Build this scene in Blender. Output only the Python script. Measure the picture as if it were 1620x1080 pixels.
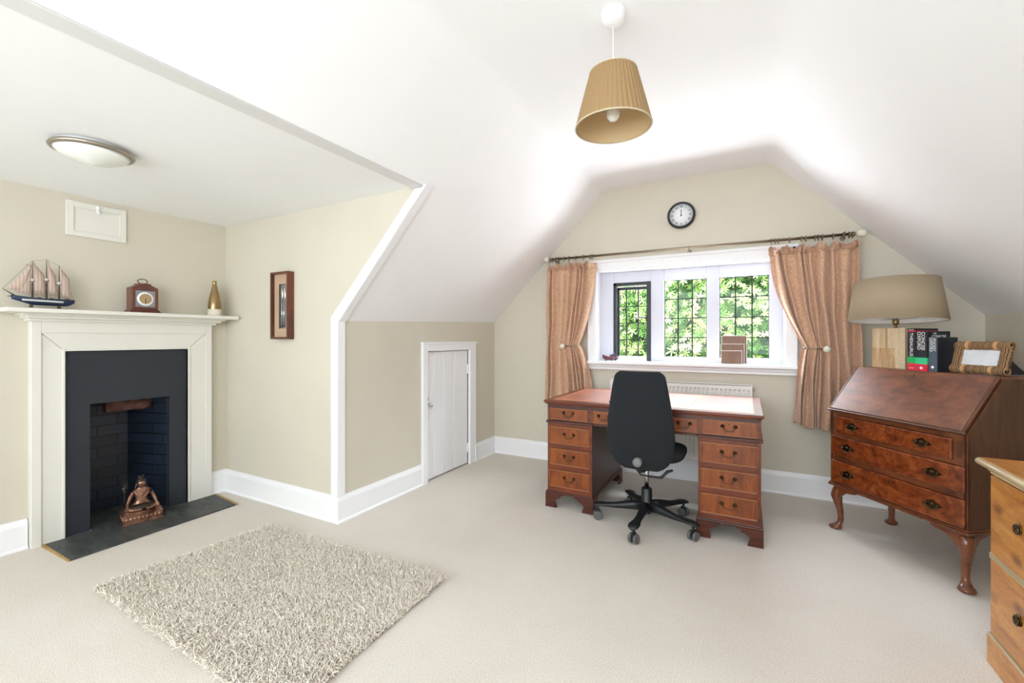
import bpy, math, random
import numpy as np
from mathutils import Vector, Matrix
random.seed(7); rng = np.random.default_rng(7)
PI = math.pi
for o in list(bpy.data.objects): bpy.data.objects.remove(o)
SC = bpy.context.scene
COL = SC.collection

# ---------------------------------------------------------------- camera
cd = bpy.data.cameras.new('camera'); cam = bpy.data.objects.new('camera', cd); COL.objects.link(cam)
cam.location = (0, 0, 1.22)
cam.rotation_euler = (PI/2, 0, math.atan2(371, 690))
cd.sensor_fit = 'HORIZONTAL'; cd.sensor_width = 36; cd.lens = 690/1620*36
cd.shift_y = -5.5/1620; cd.clip_start = 0.02
SC.camera = cam
SC.view_settings.view_transform = 'Standard'; SC.view_settings.look = 'None'
SC.view_settings.exposure = 0.07; SC.view_settings.gamma = 1
SC.view_settings.use_curve_mapping = False
SC.cycles.use_denoising = True
SC.cycles.max_bounces = 10; SC.cycles.diffuse_bounces = 7; SC.cycles.glossy_bounces = 4
SC.cycles.transparent_max_bounces = 12; SC.cycles.sample_clamp_indirect = 8

# ---------------------------------------------------------------- sky and daylight
W = bpy.data.worlds.new('sky'); SC.world = W; W.use_nodes = True
bg = W.node_tree.nodes['Background']; bg.inputs[0].default_value = (0.86, 0.93, 1.0, 1); bg.inputs[1].default_value = 4.5
def lamp(name, kind, loc, rot, energy, color=(1, 1, 1), **k):
    d = bpy.data.lights.new(name, kind); d.energy = energy; d.color = color
    for a, b in k.items(): setattr(d, a, b)
    o = bpy.data.objects.new(name, d); COL.objects.link(o); o.location = loc; o.rotation_euler = rot
    return o
lamp('sun', 'SUN', (0, -3, 6), (math.radians(38), 0, math.radians(-20)), 2.3, (1, .96, .88), angle=math.radians(2))
# daylight lamps added at two assumed, unseen rear windows, and outside the gable window
lamp('daylight_rear', 'AREA', (-0.55, -1.72, 1.55), (PI/2, 0, 0), 62, (.87, .935, 1.0), shape='RECTANGLE', size=2.9, size_y=1.3)
lamp('daylight_alcove', 'AREA', (-2.95, -1.72, 1.35), (PI/2, 0, 0), 9, (.88, .95, 1.0), shape='RECTANGLE', size=0.9, size_y=1.1)
lamp('daylight_gable', 'AREA', (-0.5, 5.15, 2.6), (math.radians(-58), 0, 0), 640, (.84, .92, 1.0), shape='RECTANGLE', size=3.2, size_y=1.0)
# added lamp below the gable window view, filling in upward light on the ceiling
lamp('bounce_fill', 'AREA', (-0.5, 5.05, .35), (math.radians(-128), 0, 0), 270, (.90, .95, 1.0), shape='RECTANGLE', size=3.0, size_y=.9)

# ---------------------------------------------------------------- materials
def s2l(c):
    return tuple(((v/255)/12.92 if v/255 <= .04045 else ((v/255+.055)/1.055)**2.4) for v in c)
class N:
    def __init__(s, name):
        s.m = bpy.data.materials.new(name); s.m.use_nodes = True
        s.t = s.m.node_tree; s.b = s.t.nodes['Principled BSDF']; s.out = s.t.nodes['Material Output']
    def n(s, ty, **k):
        x = s.t.nodes.new('ShaderNode'+ty)
        for a, b in k.items():
            if a.startswith('i_'): x.inputs[a[2:].replace('_', ' ')].default_value = b
            else: setattr(x, a, b)
        return x
    def l(s, a, b): s.t.links.new(a, b)
    def coord(s, scale=(1, 1, 1), rot=(0, 0, 0)):
        c = s.n('TexCoord'); m = s.n('Mapping'); m.inputs['Scale'].default_value = scale; m.inputs['Rotation'].default_value = rot
        s.l(c.outputs['Object'], m.inputs['Vector']); return m.outputs[0]
    def noise(s, vec, sc, det=4, dist=0, rough=.55):
        x = s.n('TexNoise'); x.inputs['Scale'].default_value = sc; x.inputs['Detail'].default_value = det
        x.inputs['Distortion'].default_value = dist; x.inputs['Roughness'].default_value = rough
        s.l(vec, x.inputs['Vector']); return x.outputs['Fac']
    def ramp(s, fac, stops):
        r = s.n('ValToRGB'); e = r.color_ramp.elements
        while len(e) < len(stops): e.new(.5)
        for i, (p, c) in enumerate(stops): e[i].position = p; e[i].color = (*s2l(c), 1)
        s.l(fac, r.inputs[0]); return r.outputs[0]
    def bump(s, fac, strength, dist=.002):
        b = s.n('Bump'); b.inputs['Strength'].default_value = strength; b.inputs['Distance'].default_value = dist
        s.l(fac, b.inputs['Height']); s.l(b.outputs[0], s.b.inputs['Normal'])
def plain(name, c, rough=.5, metal=0, spec=None, var=0, bump=0, bs=200, coat=0):
    k = N(name); k.b.inputs['Base Color'].default_value = (*s2l(c), 1)
    k.b.inputs['Roughness'].default_value = rough; k.b.inputs['Metallic'].default_value = metal
    if spec is not None: k.b.inputs['Specular IOR Level'].default_value = spec
    if coat: k.b.inputs['Coat Weight'].default_value = coat; k.b.inputs['Coat Roughness'].default_value = .15
    if var:
        f = k.noise(k.coord(), 2.5 if var < 6 else 14, 3)
        k.l(k.ramp(f, [(.3, tuple(max(0, v-var) for v in c)), (.7, tuple(min(255, v+var) for v in c))]), k.b.inputs['Base Color'])
    if bump: k.bump(k.noise(k.coord(), bs, 3), bump)
    return k.m
def wood(name, dark, mid, light, scale=(1, 1, 12), rough=.32, coat=.3, burl=0, dist=1.2, knots=None, nsc=3.0):
    k = N(name); v = k.coord(scale)
    f = k.noise(v, nsc, 6, dist, .6)
    c = k.ramp(f, [(.30, dark), (.5, mid), (.72, light)])
    fine = k.noise(k.coord(tuple(s*9 for s in scale)), nsc*2, 3)
    mx = k.n('MixRGB', blend_type='MULTIPLY'); mx.inputs[0].default_value = .35
    k.l(c, mx.inputs[1]); k.l(k.ramp(fine, [(.35, (150, 140, 130)), (.6, (255, 255, 255))]), mx.inputs[2])
    out = mx.outputs[0]
    if burl:
        f2 = k.noise(k.coord((1, 1, 1)), 7, 5, 3.5)
        m2 = k.n('MixRGB', blend_type='MULTIPLY'); m2.inputs[0].default_value = burl
        k.l(out, m2.inputs[1]); k.l(k.ramp(f2, [(.35, (110, 70, 45)), (.6, (255, 255, 255))]), m2.inputs[2]); out = m2.outputs[0]
    if knots:
        vo = k.n('TexVoronoi'); vo.inputs['Scale'].default_value = knots
        k.l(k.coord((1, .8, 1.5)), vo.inputs['Vector'])
        m3 = k.n('MixRGB', blend_type='MULTIPLY'); m3.inputs[0].default_value = .75
        k.l(out, m3.inputs[1]); k.l(k.ramp(vo.outputs['Distance'], [(.08, (112, 62, 30)), (.26, (255, 255, 255))]), m3.inputs[2]); out = m3.outputs[0]
    k.l(out, k.b.inputs['Base Color']); k.b.inputs['Roughness'].default_value = rough
    k.b.inputs['Coat Weight'].default_value = coat; k.b.inputs['Coat Roughness'].default_value = .2
    return k.m
M = {}
M['wall'] = plain('beige_wall_paint', (206, 200, 184), .75, var=2, bump=.05, bs=60)
M['white_ceiling'] = plain('white_ceiling_paint', (242, 243, 244), .8, var=1, bump=.05, bs=30)
M['trim'] = plain('white_gloss_paint', (238, 239, 241), .35, var=1)
M['window_paint'] = plain('shade_toned_window_paint', (208, 211, 222), .4)  # white frame paint, greyed and blued to carry the shading on the frame
M['block_dark'] = wood('bleached_timber_dark', (170, 132, 92), (200, 166, 122), (218, 190, 150), (9, 9, 1.1), .6, 0)
M['beam'] = plain('shade_toned_beam_paint', (222, 222, 221), .5)  # white board greyed in its colour for the shade on its underside
M['surround'] = plain('off_white_fire_surround_paint', (224, 222, 214), .4, var=2)
M['slate_black'] = plain('black_blue_paint', (35, 40, 49), .55, var=3, bump=.1, bs=80)
M['steel_black'] = plain('black_window_steel', (14, 18, 24), .4)
M['lead'] = plain('dark_lead', (20, 24, 24), .6)
M['chrome'] = plain('chrome', (215, 215, 215), .15, 1)
M['nickel'] = plain('brushed_nickel', (170, 162, 148), .35, 1)
M['pole'] = plain('pewter_pole', (150, 138, 120), .3, 1)
M['cream'] = plain('cream_ceramic', (226, 222, 205), .3)
M['brass_dark'] = plain('antique_brass', (88, 72, 50), .38, 1, var=14)
M['brass'] = plain('brass', (150, 130, 90), .3, 1)
M['keyhole'] = plain('keyhole_dark', (25, 14, 8), .7)
M['rad'] = plain('radiator_enamel', (232, 228, 222), .4)
M['white_plastic'] = plain('white_plastic', (238, 238, 238), .4)
M['fabric_black'] = plain('black_wool_cloth', (24, 29, 34), .95, bump=.5, bs=900, var=3)
M['plastic_black'] = plain('black_plastic', (24, 26, 30), .42)
M['grey_plastic'] = plain('grey_plastic', (112, 114, 112), .5)
M['wheel'] = plain('grey_wheel_rubber', (88, 90, 90), .5)
M['desk'] = wood('mahogany', (76, 31, 12), (106, 44, 16), (128, 58, 22), (1.2, 9, 9), .36, .15)
M['desk_dark'] = wood('dark_mahogany', (54, 23, 14), (78, 33, 18), (98, 43, 23), (1.2, 9, 9), .38, .15)
M['desk_drawer'] = wood('yew_veneer', (94, 42, 11), (132, 64, 16), (156, 84, 26), (5, 5, 1.0), .36, .15)
M['bead'] = plain('pale_bead', (150, 92, 50), .35, coat=.3)
M['walnut'] = wood('walnut', (82, 42, 24), (116, 64, 38), (138, 82, 50), (2, 2, 5), .28, .5)
M['walnut_side'] = wood('walnut_side', (66, 38, 20), (86, 52, 30), (100, 64, 38), (6, 6, 1), .4, .25)
M['burl'] = wood('burr_walnut', (98, 44, 20), (138, 68, 32), (160, 88, 44), (1.6, 1.6, 3), .26, .5, burl=.55, dist=2)
M['pine'] = wood('waxed_pine', (164, 98, 34), (194, 128, 52), (212, 150, 74), (4, 1.0, 6), .35, .3, knots=6.5)
M['pine_edge'] = plain('highlit_pine_moulding', (206, 186, 148), .3, coat=.4)  # reflections on the bevelled edges put into a paler pine colour
M['block'] = wood('bleached_timber', (196, 166, 124), (216, 192, 154), (228, 210, 180), (9, 9, 1.1), .6, 0)
M['frame_wood'] = wood('red_brown_frame', (70, 34, 22), (98, 50, 34), (118, 64, 44), (5, 5, 1), .35, .2)
M['clock_wood'] = wood('clock_mahogany', (70, 32, 22), (100, 48, 34), (122, 62, 44), (5, 5, 1), .3, .4)
M['mount'] = plain('tan_mount_card', (186, 158, 132), .9)
M['white_face'] = plain('white_dial', (236, 238, 240), .5)
M['ink'] = plain('black_ink', (30, 30, 34), .6)
M['clock_rim'] = plain('black_clock_rim', (28, 26, 28), .35)
M['silver'] = plain('silver_dial', (150, 155, 160), .35, .6)
M['gold_dial'] = plain('gold_dial_centre', (175, 150, 110), .4, .3, var=10)
M['opal'] = plain('opal_glass', (238, 242, 236), .15, coat=.3)
M['shade_tan'] = plain('taupe_linen_shade', (160, 144, 120), .9, bump=.3, bs=500)
M['shade_in'] = plain('white_shade_lining', (236, 236, 234), .7)
M['hull'] = plain('navy_hull_paint', (32, 46, 74), .45)
M['hull_stripe'] = plain('white_hull_stripe', (214, 212, 208), .6)
M['mast'] = plain('dark_mast_wood', (72, 58, 50), .6)
M['deck'] = plain('brown_deck_wood', (110, 78, 60), .6)
M['hull_red'] = plain('maroon_hull_paint', (104, 50, 62), .5)
M['copper'] = plain('worn_copper', (132, 88, 66), .36, .8, var=62)
M['copper_dark'] = plain('dark_bronze_patina', (62, 54, 46), .4, .7, var=25)
M['ceramic_white'] = plain('white_ceramic', (226, 218, 202), .6)
M['gold'] = plain('antique_gold_glaze', (160, 134, 96), .25, .9)
M['red_cover'] = plain('red_book_cover', (212, 40, 66), .4)
M['green_cover'] = plain('green_book_cover', (20, 170, 84), .4)
M['green_cover_pale'] = plain('jade_book_cover', (50, 190, 130), .4)
M['navy_cover'] = plain('dark_navy_book_cover', (24, 28, 38), .45)
M['grey_cover'] = plain('slate_book_cover', (70, 84, 98), .45)
M['pages'] = plain('paper_pages', (222, 214, 196), .9)
M['letter'] = plain('white_lettering', (235, 235, 230), .6)
M['velvet_black'] = plain('black_frame_backing', (18, 18, 20), .8)
M['rattan_band'] = plain('pale_rattan_band', (196, 150, 100), .6)
M['photo'] = plain('faded_photo_paper', (212, 216, 222), .25, var=8)
M['brick_brown'] = plain('sooty_brown_brick', (84, 52, 44), .9, var=16, bump=.4)
M['hearth_edge'] = plain('bare_timber_edging', (168, 136, 80), .7, var=12)
M['bark'] = plain('tree_bark', (86, 70, 52), .9)

k = N('beige_carpet'); v = k.coord()
f = k.noise(v, 240, 3, 0, .7); g = k.noise(v, 1.3, 3)
mx = k.n('MixRGB', blend_type='MULTIPLY'); mx.inputs[0].default_value = .9
k.l(k.ramp(f, [(.30, (192, 185, 176)), (.62, (238, 232, 224))]), mx.inputs[1]); k.l(k.ramp(g, [(.3, (244, 242, 238)), (.7, (255, 255, 255))]), mx.inputs[2])
k.l(mx.outputs[0], k.b.inputs['Base Color']); k.b.inputs['Roughness'].default_value = 1; k.b.inputs['Specular IOR Level'].default_value = .1
k.bump(f, .6, .006); M['carpet'] = k.m

k = N('cream_shag_wool'); f = k.noise(k.coord(), 55, 2)
k.l(k.ramp(f, [(.3, (216, 207, 192)), (.7, (246, 240, 230))]), k.b.inputs['Base Color']); k.b.inputs['Roughness'].default_value = .9
k.b.inputs['Specular IOR Level'].default_value = .1; M['shag'] = k.m

k = N('slate_hearth'); f = k.noise(k.coord((1, 3, 1)), 7, 6, 1)
k.l(k.ramp(f, [(.3, (44, 48, 48)), (.7, (78, 82, 80))]), k.b.inputs['Base Color']); k.b.inputs['Roughness'].default_value = .5
k.bump(f, .3); M['slate'] = k.m

k = N('black_painted_brick'); br = k.n('TexBrick'); c = k.n('TexCoord'); mp = k.n('Mapping')
sx = k.n('SeparateXYZ'); cx = k.n('CombineXYZ'); k.l(c.outputs['Object'], sx.inputs[0])
ad = k.n('Math', operation='ADD'); k.l(sx.outputs[0], ad.inputs[0]); k.l(sx.outputs[1], ad.inputs[1])
k.l(ad.outputs[0], cx.inputs[0]); k.l(sx.outputs[2], cx.inputs[1]); k.l(cx.outputs[0], br.inputs['Vector'])
br.inputs['Scale'].default_value = 1; br.inputs['Brick Width'].default_value = .225; br.inputs['Row Height'].default_value = .075
br.inputs['Mortar Size'].default_value = .005; br.inputs['Color1'].default_value = (*s2l((36, 45, 60)), 1); br.inputs['Color2'].default_value = (*s2l((26, 33, 46)), 1)
br.inputs['Mortar'].default_value = (*s2l((14, 16, 20)), 1)
k.l(br.outputs['Color'], k.b.inputs['Base Color']); k.b.inputs['Roughness'].default_value = .38
iv = k.n('Math', operation='SUBTRACT'); iv.inputs[0].default_value = 1; k.l(br.outputs['Fac'], iv.inputs[1])
ad2 = k.n('Math', operation='MULTIPLY_ADD'); k.l(k.noise(k.coord(), 30, 4), ad2.inputs[0]); ad2.inputs[1].default_value = .5; k.l(iv.outputs[0], ad2.inputs[2])
k.bump(ad2.outputs[0], .8, .006); M['brick'] = k.m

k = N('salmon_curtain_chenille'); v = k.coord((1, 1, .35))
f = k.noise(v, 140, 3); g = k.noise(k.coord((1, 1, 3)), 40, 3)
mx = k.n('MixRGB', blend_type='MULTIPLY'); mx.inputs[0].default_value = .6
k.l(k.ramp(f, [(.3, (190, 148, 118)), (.7, (228, 190, 158))]), mx.inputs[1]); k.l(k.ramp(g, [(.3, (225, 220, 215)), (.7, (255, 255, 255))]), mx.inputs[2])
k.l(mx.outputs[0], k.b.inputs['Base Color']); k.b.inputs['Roughness'].default_value = .85; k.b.inputs['Sheen Weight'].default_value = .4
k.bump(f, .3, .002)
tr = k.n('BsdfTranslucent'); tr.inputs[0].default_value = (*s2l((214, 160, 130)), 1); ms = k.n('MixShader'); ms.inputs[0].default_value = .06
k.l(k.b.outputs[0], ms.inputs[1]); k.l(tr.outputs[0], ms.inputs[2]); k.l(ms.outputs[0], k.out.inputs[0]); M['curtain'] = k.m

k = N('pleated_gold_silk'); k.b.inputs['Base Color'].default_value = (*s2l((168, 138, 96)), 1); k.b.inputs['Roughness'].default_value = .6
tr = k.n('BsdfTranslucent'); tr.inputs[0].default_value = (*s2l((204, 172, 120)), 1); ms = k.n('MixShader'); ms.inputs[0].default_value = .18
k.l(k.b.outputs[0], ms.inputs[1]); k.l(tr.outputs[0], ms.inputs[2]); k.l(ms.outputs[0], k.out.inputs[0]); M['silk'] = k.m
k = N('shade_lining'); k.b.inputs['Base Color'].default_value = (*s2l((216, 192, 148)), 1); k.b.inputs['Roughness'].default_value = .6
tr = k.n('BsdfTranslucent'); tr.inputs[0].default_value = (*s2l((226, 190, 130)), 1); ms = k.n('MixShader'); ms.inputs[0].default_value = .3
k.l(k.b.outputs[0], ms.inputs[1]); k.l(tr.outputs[0], ms.inputs[2]); k.l(ms.outputs[0], k.out.inputs[0]); M['silk_in'] = k.m
M['shade_rim'] = plain('pale_shade_trim', (196, 184, 156), .6)

k = N('tooled_red_leather'); f = k.noise(k.coord((1, 1, 1)), 5, 5, .8)
k.l(k.ramp(f, [(.3, (142, 66, 46)), (.7, (172, 88, 62))]), k.b.inputs['Base Color']); k.b.inputs['Roughness'].default_value = .40
k.b.inputs['Coat Weight'].default_value = 1.0; k.b.inputs['Coat Roughness'].default_value = .30
k.bump(k.noise(k.coord(), 120, 3), .15); M['leather'] = k.m
M['gilt'] = plain('gilt_tooling', (206, 150, 104), .35, .3)

k = N('reed_slats'); wv = k.n('TexWave'); wv.bands_direction = 'X'; wv.inputs['Scale'].default_value = 42; wv.inputs['Distortion'].default_value = 3; k.l(k.coord((1, 1, .2)), wv.inputs[0])
k.l(k.ramp(wv.outputs['Fac'], [(.15, (66, 44, 36)), (.8, (172, 138, 116))]), k.b.inputs['Base Color']); k.b.inputs['Roughness'].default_value = .6; k.bump(wv.outputs['Fac'], .5); M['reed'] = k.m
M['rack_edge'] = plain('pale_rack_edge', (206, 196, 192), .5)

k = N('seagrass_rope'); wv = k.n('TexWave'); wv.inputs['Scale'].default_value = 40; wv.inputs['Distortion'].default_value = 3; k.l(k.coord(), wv.inputs[0])
k.l(k.ramp(wv.outputs['Fac'], [(.1, (84, 60, 38)), (.8, (160, 126, 88))]), k.b.inputs['Base Color']); k.b.inputs['Roughness'].default_value = .8; M['rope'] = k.m

k = N('striped_sailcloth'); wv = k.n('TexWave'); wv.bands_direction = 'Y'; wv.inputs['Scale'].default_value = 22; k.l(k.coord(), wv.inputs[0])
k.l(k.ramp(wv.outputs['Fac'], [(.2, (200, 178, 164)), (.7, (226, 208, 194))]), k.b.inputs['Base Color']); k.b.inputs['Roughness'].default_value = .9
tr = k.n('BsdfTranslucent'); tr.inputs[0].default_value = (*s2l((214, 190, 172)), 1); ms = k.n('MixShader'); ms.inputs[0].default_value = .3
k.l(k.b.outputs[0], ms.inputs[1]); k.l(tr.outputs[0], ms.inputs[2]); k.l(ms.outputs[0], k.out.inputs[0]); M['sail'] = k.m

k = N('window_glass'); gl = k.n('BsdfGlossy'); gl.inputs['Roughness'].default_value = .02; tp = k.n('BsdfTransparent'); ms = k.n('MixShader'); ms.inputs[0].default_value = .010
k.l(tp.outputs[0], ms.inputs[1]); k.l(gl.outputs[0], ms.inputs[2]); k.l(ms.outputs[0], k.out.inputs[0]); M['glass'] = k.m
def leafmat(name, a, b, tw):
    k = N(name); f = k.noise(k.coord(), 3.2, 3)
    k.l(k.ramp(f, [(.35, a), (.62, b)]), k.b.inputs['Base Color']); k.b.inputs['Roughness'].default_value = .5
    tr = k.n('BsdfTranslucent'); tr.inputs[0].default_value = (*s2l(tw), 1); ms = k.n('MixShader'); ms.inputs[0].default_value = .3
    k.l(k.b.outputs[0], ms.inputs[1]); k.l(tr.outputs[0], ms.inputs[2]); k.l(ms.outputs[0], k.out.inputs[0]); return k.m
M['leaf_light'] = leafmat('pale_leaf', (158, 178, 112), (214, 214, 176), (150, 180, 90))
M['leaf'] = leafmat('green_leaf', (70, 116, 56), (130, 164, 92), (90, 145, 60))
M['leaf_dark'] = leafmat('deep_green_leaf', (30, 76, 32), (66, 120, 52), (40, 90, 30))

# ---------------------------------------------------------------- mesh helpers
class B:
    def __init__(s): s.V = []; s.F = []; s.S = []; s.I = []
    def add(s, vs, fs, smooth=False, mi=0):
        o = len(s.V); s.V += [tuple(v) for v in vs]
        for f in fs: s.F.append(tuple(i+o for i in f)); s.S.append(smooth); s.I.append(mi)
        return s
    def box(s, x0, y0, z0, x1, y1, z1, mi=0):
        x0, x1 = sorted((x0, x1)); y0, y1 = sorted((y0, y1)); z0, z1 = sorted((z0, z1))
        v = [(x, y, z) for z in (z0, z1) for y in (y0, y1) for x in (x0, x1)]
        return s.add(v, [(0, 2, 3, 1), (4, 5, 7, 6), (0, 1, 5, 4), (2, 6, 7, 3), (0, 4, 6, 2), (1, 3, 7, 5)], mi=mi)
    def prism(s, poly, ax, lo, hi, mi=0, smooth=False):
        # poly in the two remaining axes in order (x,y,z without ax)
        n = len(poly)
        def P(p, t):
            q = list(p); q.insert('xyz'.index(ax), t); return tuple(q)
        v = [P(p, lo) for p in poly]+[P(p, hi) for p in poly]
        s.add(v, [tuple(range(n))[::-1], tuple(range(n, 2*n))], mi=mi)
        o = len(s.V)-2*n
        for i in range(n):
            j = (i+1) % n; s.F.append((o+i, o+j, o+n+j, o+n+i)); s.S.append(smooth); s.I.append(mi)
        return s
    def quad(s, a, b, c, d, mi=0): return s.add([a, b, c, d], [(0, 1, 2, 3)], mi=mi)
    def grid(s, fn, nu, nv, cu=False, cv=False, smooth=True, mi=0):
        v = [fn(i/(nu if cu else nu-1), j/(nv if cv else nv-1)) for j in range(nv) for i in range(nu)]
        f = []
        for j in range(nv if cv else nv-1):
            for i in range(nu if cu else nu-1):
                a = j*nu+i; b = j*nu+(i+1) % nu; c = ((j+1) % nv)*nu+(i+1) % nu; d = ((j+1) % nv)*nu+i
                f.append((a, b, c, d))
        return s.add(v, f, smooth, mi)
    def tube(s, pts, r, n=8, closed=False, mi=0, caps=True, smooth=True, flat=1.0):
        P = [Vector(p) for p in pts]; m = len(P); R = r if isinstance(r, (list, tuple)) else [r]*m
        T = []
        for i in range(m):
            a = P[(i-1) % m] if (closed or i > 0) else P[i]; b = P[(i+1) % m] if (closed or i < m-1) else P[i]
            T.append((b-a).normalized())
        up = Vector((0, 0, 1)) if abs(T[0].z) < .9 else Vector((1, 0, 0))
        u = (up-T[0]*up.dot(T[0])).normalized(); vs = []
        for i in range(m):
            u = (u-T[i]*u.dot(T[i]))
            u = u.normalized() if u.length > 1e-6 else Vector((1, 0, 0)); w = T[i].cross(u)
            for q in range(n):
                a = 2*PI*q/n; vs.append(P[i]+(u*math.cos(a)*flat+w*math.sin(a))*R[i])
        fs = []
        for i in range(m if closed else m-1):
            for q in range(n):
                a = i*n+q; b = i*n+(q+1) % n; c = ((i+1) % m)*n+(q+1) % n; d = ((i+1) % m)*n+q
                fs.append((a, b, c, d))
        s.add(vs, fs, smooth, mi)
        if caps and not closed:
            o = len(s.V)-m*n
            s.F += [tuple(o+q for q in range(n))[::-1], tuple(o+(m-1)*n+q for q in range(n))]; s.S += [False]*2; s.I += [mi]*2
        return s
    def lathe(s, prof, c=(0, 0, 0), ax='z', n=32, mi=0, smooth=True, caps=True):
        c = Vector(c)
        def f(r, h, a):
            x, y = r*math.cos(a), r*math.sin(a)
            if ax == 'z': return c+Vector((x, y, h))
            if ax == 'y': return c+Vector((x, h, y))
            return c+Vector((h, x, y))
        vs = [f(r, h, 2*PI*i/n) for (r, h) in prof for i in range(n)]
        fs = [(j*n+i, j*n+(i+1) % n, (j+1)*n+(i+1) % n, (j+1)*n+i) for j in range(len(prof)-1) for i in range(n)]
        s.add(vs, fs, smooth, mi)
        if caps:
            o = len(s.V)-len(vs); m = len(prof)-1
            s.F += [tuple(o+i for i in range(n))[::-1], tuple(o+m*n+i for i in range(n))]; s.S += [False]*2; s.I += [mi]*2
        return s
    def ell(s, c, r, nu=16, nv=10, mi=0, smooth=True):
        r = (r, r, r) if not isinstance(r, (tuple, list)) else r
        prof = [(math.sin(PI*j/nv), -math.cos(PI*j/nv)) for j in range(nv+1)]
        vs = [(c[0]+r[0]*max(p, 1e-4)*math.cos(2*PI*i/nu), c[1]+r[1]*max(p, 1e-4)*math.sin(2*PI*i/nu), c[2]+r[2]*h) for p, h in prof for i in range(nu)]
        fs = [(j*nu+i, j*nu+(i+1) % nu, (j+1)*nu+(i+1) % nu, (j+1)*nu+i) for j in range(nv) for i in range(nu)]
        return s.add(vs, fs, smooth, mi)
    def torus(s, c, R, r, ax='z', n=24, m=8, mi=0, sx=1, a0=0, a1=2*PI):
        pts = []; full = abs(a1-a0-2*PI) < 1e-6; K = n if full else n+1
        for i in range(K):
            a = a0+(a1-a0)*i/n; x, y = R*sx*math.cos(a), R*math.sin(a)
            p = {'z': (x, y, 0), 'y': (x, 0, y), 'x': (0, x, y)}[ax]; pts.append((c[0]+p[0], c[1]+p[1], c[2]+p[2]))
        return s.tube(pts, r, m, closed=full, mi=mi)
    def xf(s, mat, start=0):
        for i in range(start, len(s.V)): s.V[i] = tuple(mat @ Vector(s.V[i]))
        return s
    def build(s, name, mats, parent=None, bevel=0, sub=0, loc=None, fix=True, solid=0):
        me = bpy.data.meshes.new(name); me.from_pydata(s.V, [], s.F)
        if not isinstance(mats, (list, tuple)): mats = [mats]
        for m in mats: me.materials.append(M[m] if isinstance(m, str) else m)
        me.polygons.foreach_set('use_smooth', s.S); me.polygons.foreach_set('material_index', s.I); me.update()
        if fix:
            import bmesh
            b = bmesh.new(); b.from_mesh(me); bmesh.ops.recalc_face_normals(b, faces=b.faces); b.to_mesh(me); b.free()
        o = bpy.data.objects.new(name, me); COL.objects.link(o)
        if parent: o.parent = parent
        if loc: o.location = loc
        if solid: md = o.modifiers.new('s', 'SOLIDIFY'); md.thickness = solid; md.offset = 0
        if bevel:
            md = o.modifiers.new('b', 'BEVEL'); md.width = bevel; md.segments = 2; md.limit_method = 'ANGLE'; md.angle_limit = math.radians(40)
        if sub: md = o.modifiers.new('u', 'SUBSURF'); md.levels = sub; md.render_levels = sub
        return o
def props(o, label=None, cat=None, group=None, kind=None):
    if label: o['label'] = label
    if cat: o['category'] = cat
    if group: o['group'] = group
    if kind: o['kind'] = kind
    return o
def thing(name, label, cat, loc=(0, 0, 0), rz=0, group=None):
    o = bpy.data.objects.new(name, None); COL.objects.link(o); o.location = loc; o.rotation_euler = (0, 0, rz); o.empty_display_size = .1
    return props(o, label, cat, group)
def struct(name, b, mats, bevel=0, parent=None, label=None):
    o = b.build(name, mats, parent, bevel=bevel)
    if not parent: o['kind'] = 'structure'
    if label: o['label'] = label
    return o
def dup(root, loc=None, group=None, label=None):
    r = root.copy(); COL.objects.link(r)
    if loc: r.location = loc
    if label: r['label'] = label
    def rec(a, b):
        for ch in list(a.children):
            c = ch.copy(); COL.objects.link(c); c.parent = b; rec(ch, c)
    rec(root, r); return r
def text(body, size, mat, parent, mtx, ext=.0006, name='lettering', sx=1, space=1):
    cu = bpy.data.curves.new('t', 'FONT'); cu.body = body; cu.size = size; cu.extrude = ext; cu.align_x = 'CENTER'; cu.align_y = 'CENTER'; cu.space_character = space
    ob = bpy.data.objects.new('t', cu); COL.objects.link(ob)
    dg = bpy.context.evaluated_depsgraph_get(); me = bpy.data.meshes.new_from_object(ob.evaluated_get(dg))
    bpy.data.objects.remove(ob); me.name = name
    me.transform(mtx @ Matrix.Diagonal((sx, 1, 1, 1)))
    me.materials.clear(); me.materials.append(M[mat]); o = bpy.data.objects.new(name, me); COL.objects.link(o); o.parent = parent
    return o
def basis(ox, ex, ey):
    ex = Vector(ex).normalized(); ey = Vector(ey).normalized(); ez = ex.cross(ey)
    return Matrix(((ex.x, ey.x, ez.x, ox[0]), (ex.y, ey.y, ez.y, ox[1]), (ex.z, ey.z, ez.z, ox[2]), (0, 0, 0, 1)))

# ================================================================ SETTING
XK, YG, XF, YA = -2.38, 4.03, -3.69, 2.0    # knee wall, gable wall, fireplace wall, alcove side wall
XR, YB = 1.393, -1.6
struct('floor', B().box(-4.3, YB-.1, -.12, 1.6, YG+.3, 0), 'carpet')
ZC, ZA = 2.61, 2.112
# gable wall around the window opening
b = B(); wx0, wx1, wz0, wz1 = -1.255, .268, 1.0, 1.852
b.box(-2.5, YG, 0, wx0, YG+.28, 2.8).box(wx1, YG, 0, 1.6, YG+.28, 2.8).box(wx0, YG, 0, wx1, YG+.28, wz0-.005).box(wx0, YG, wz1, wx1, YG+.28, 2.8)
struct('wall_gable', b, 'wall')
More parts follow.
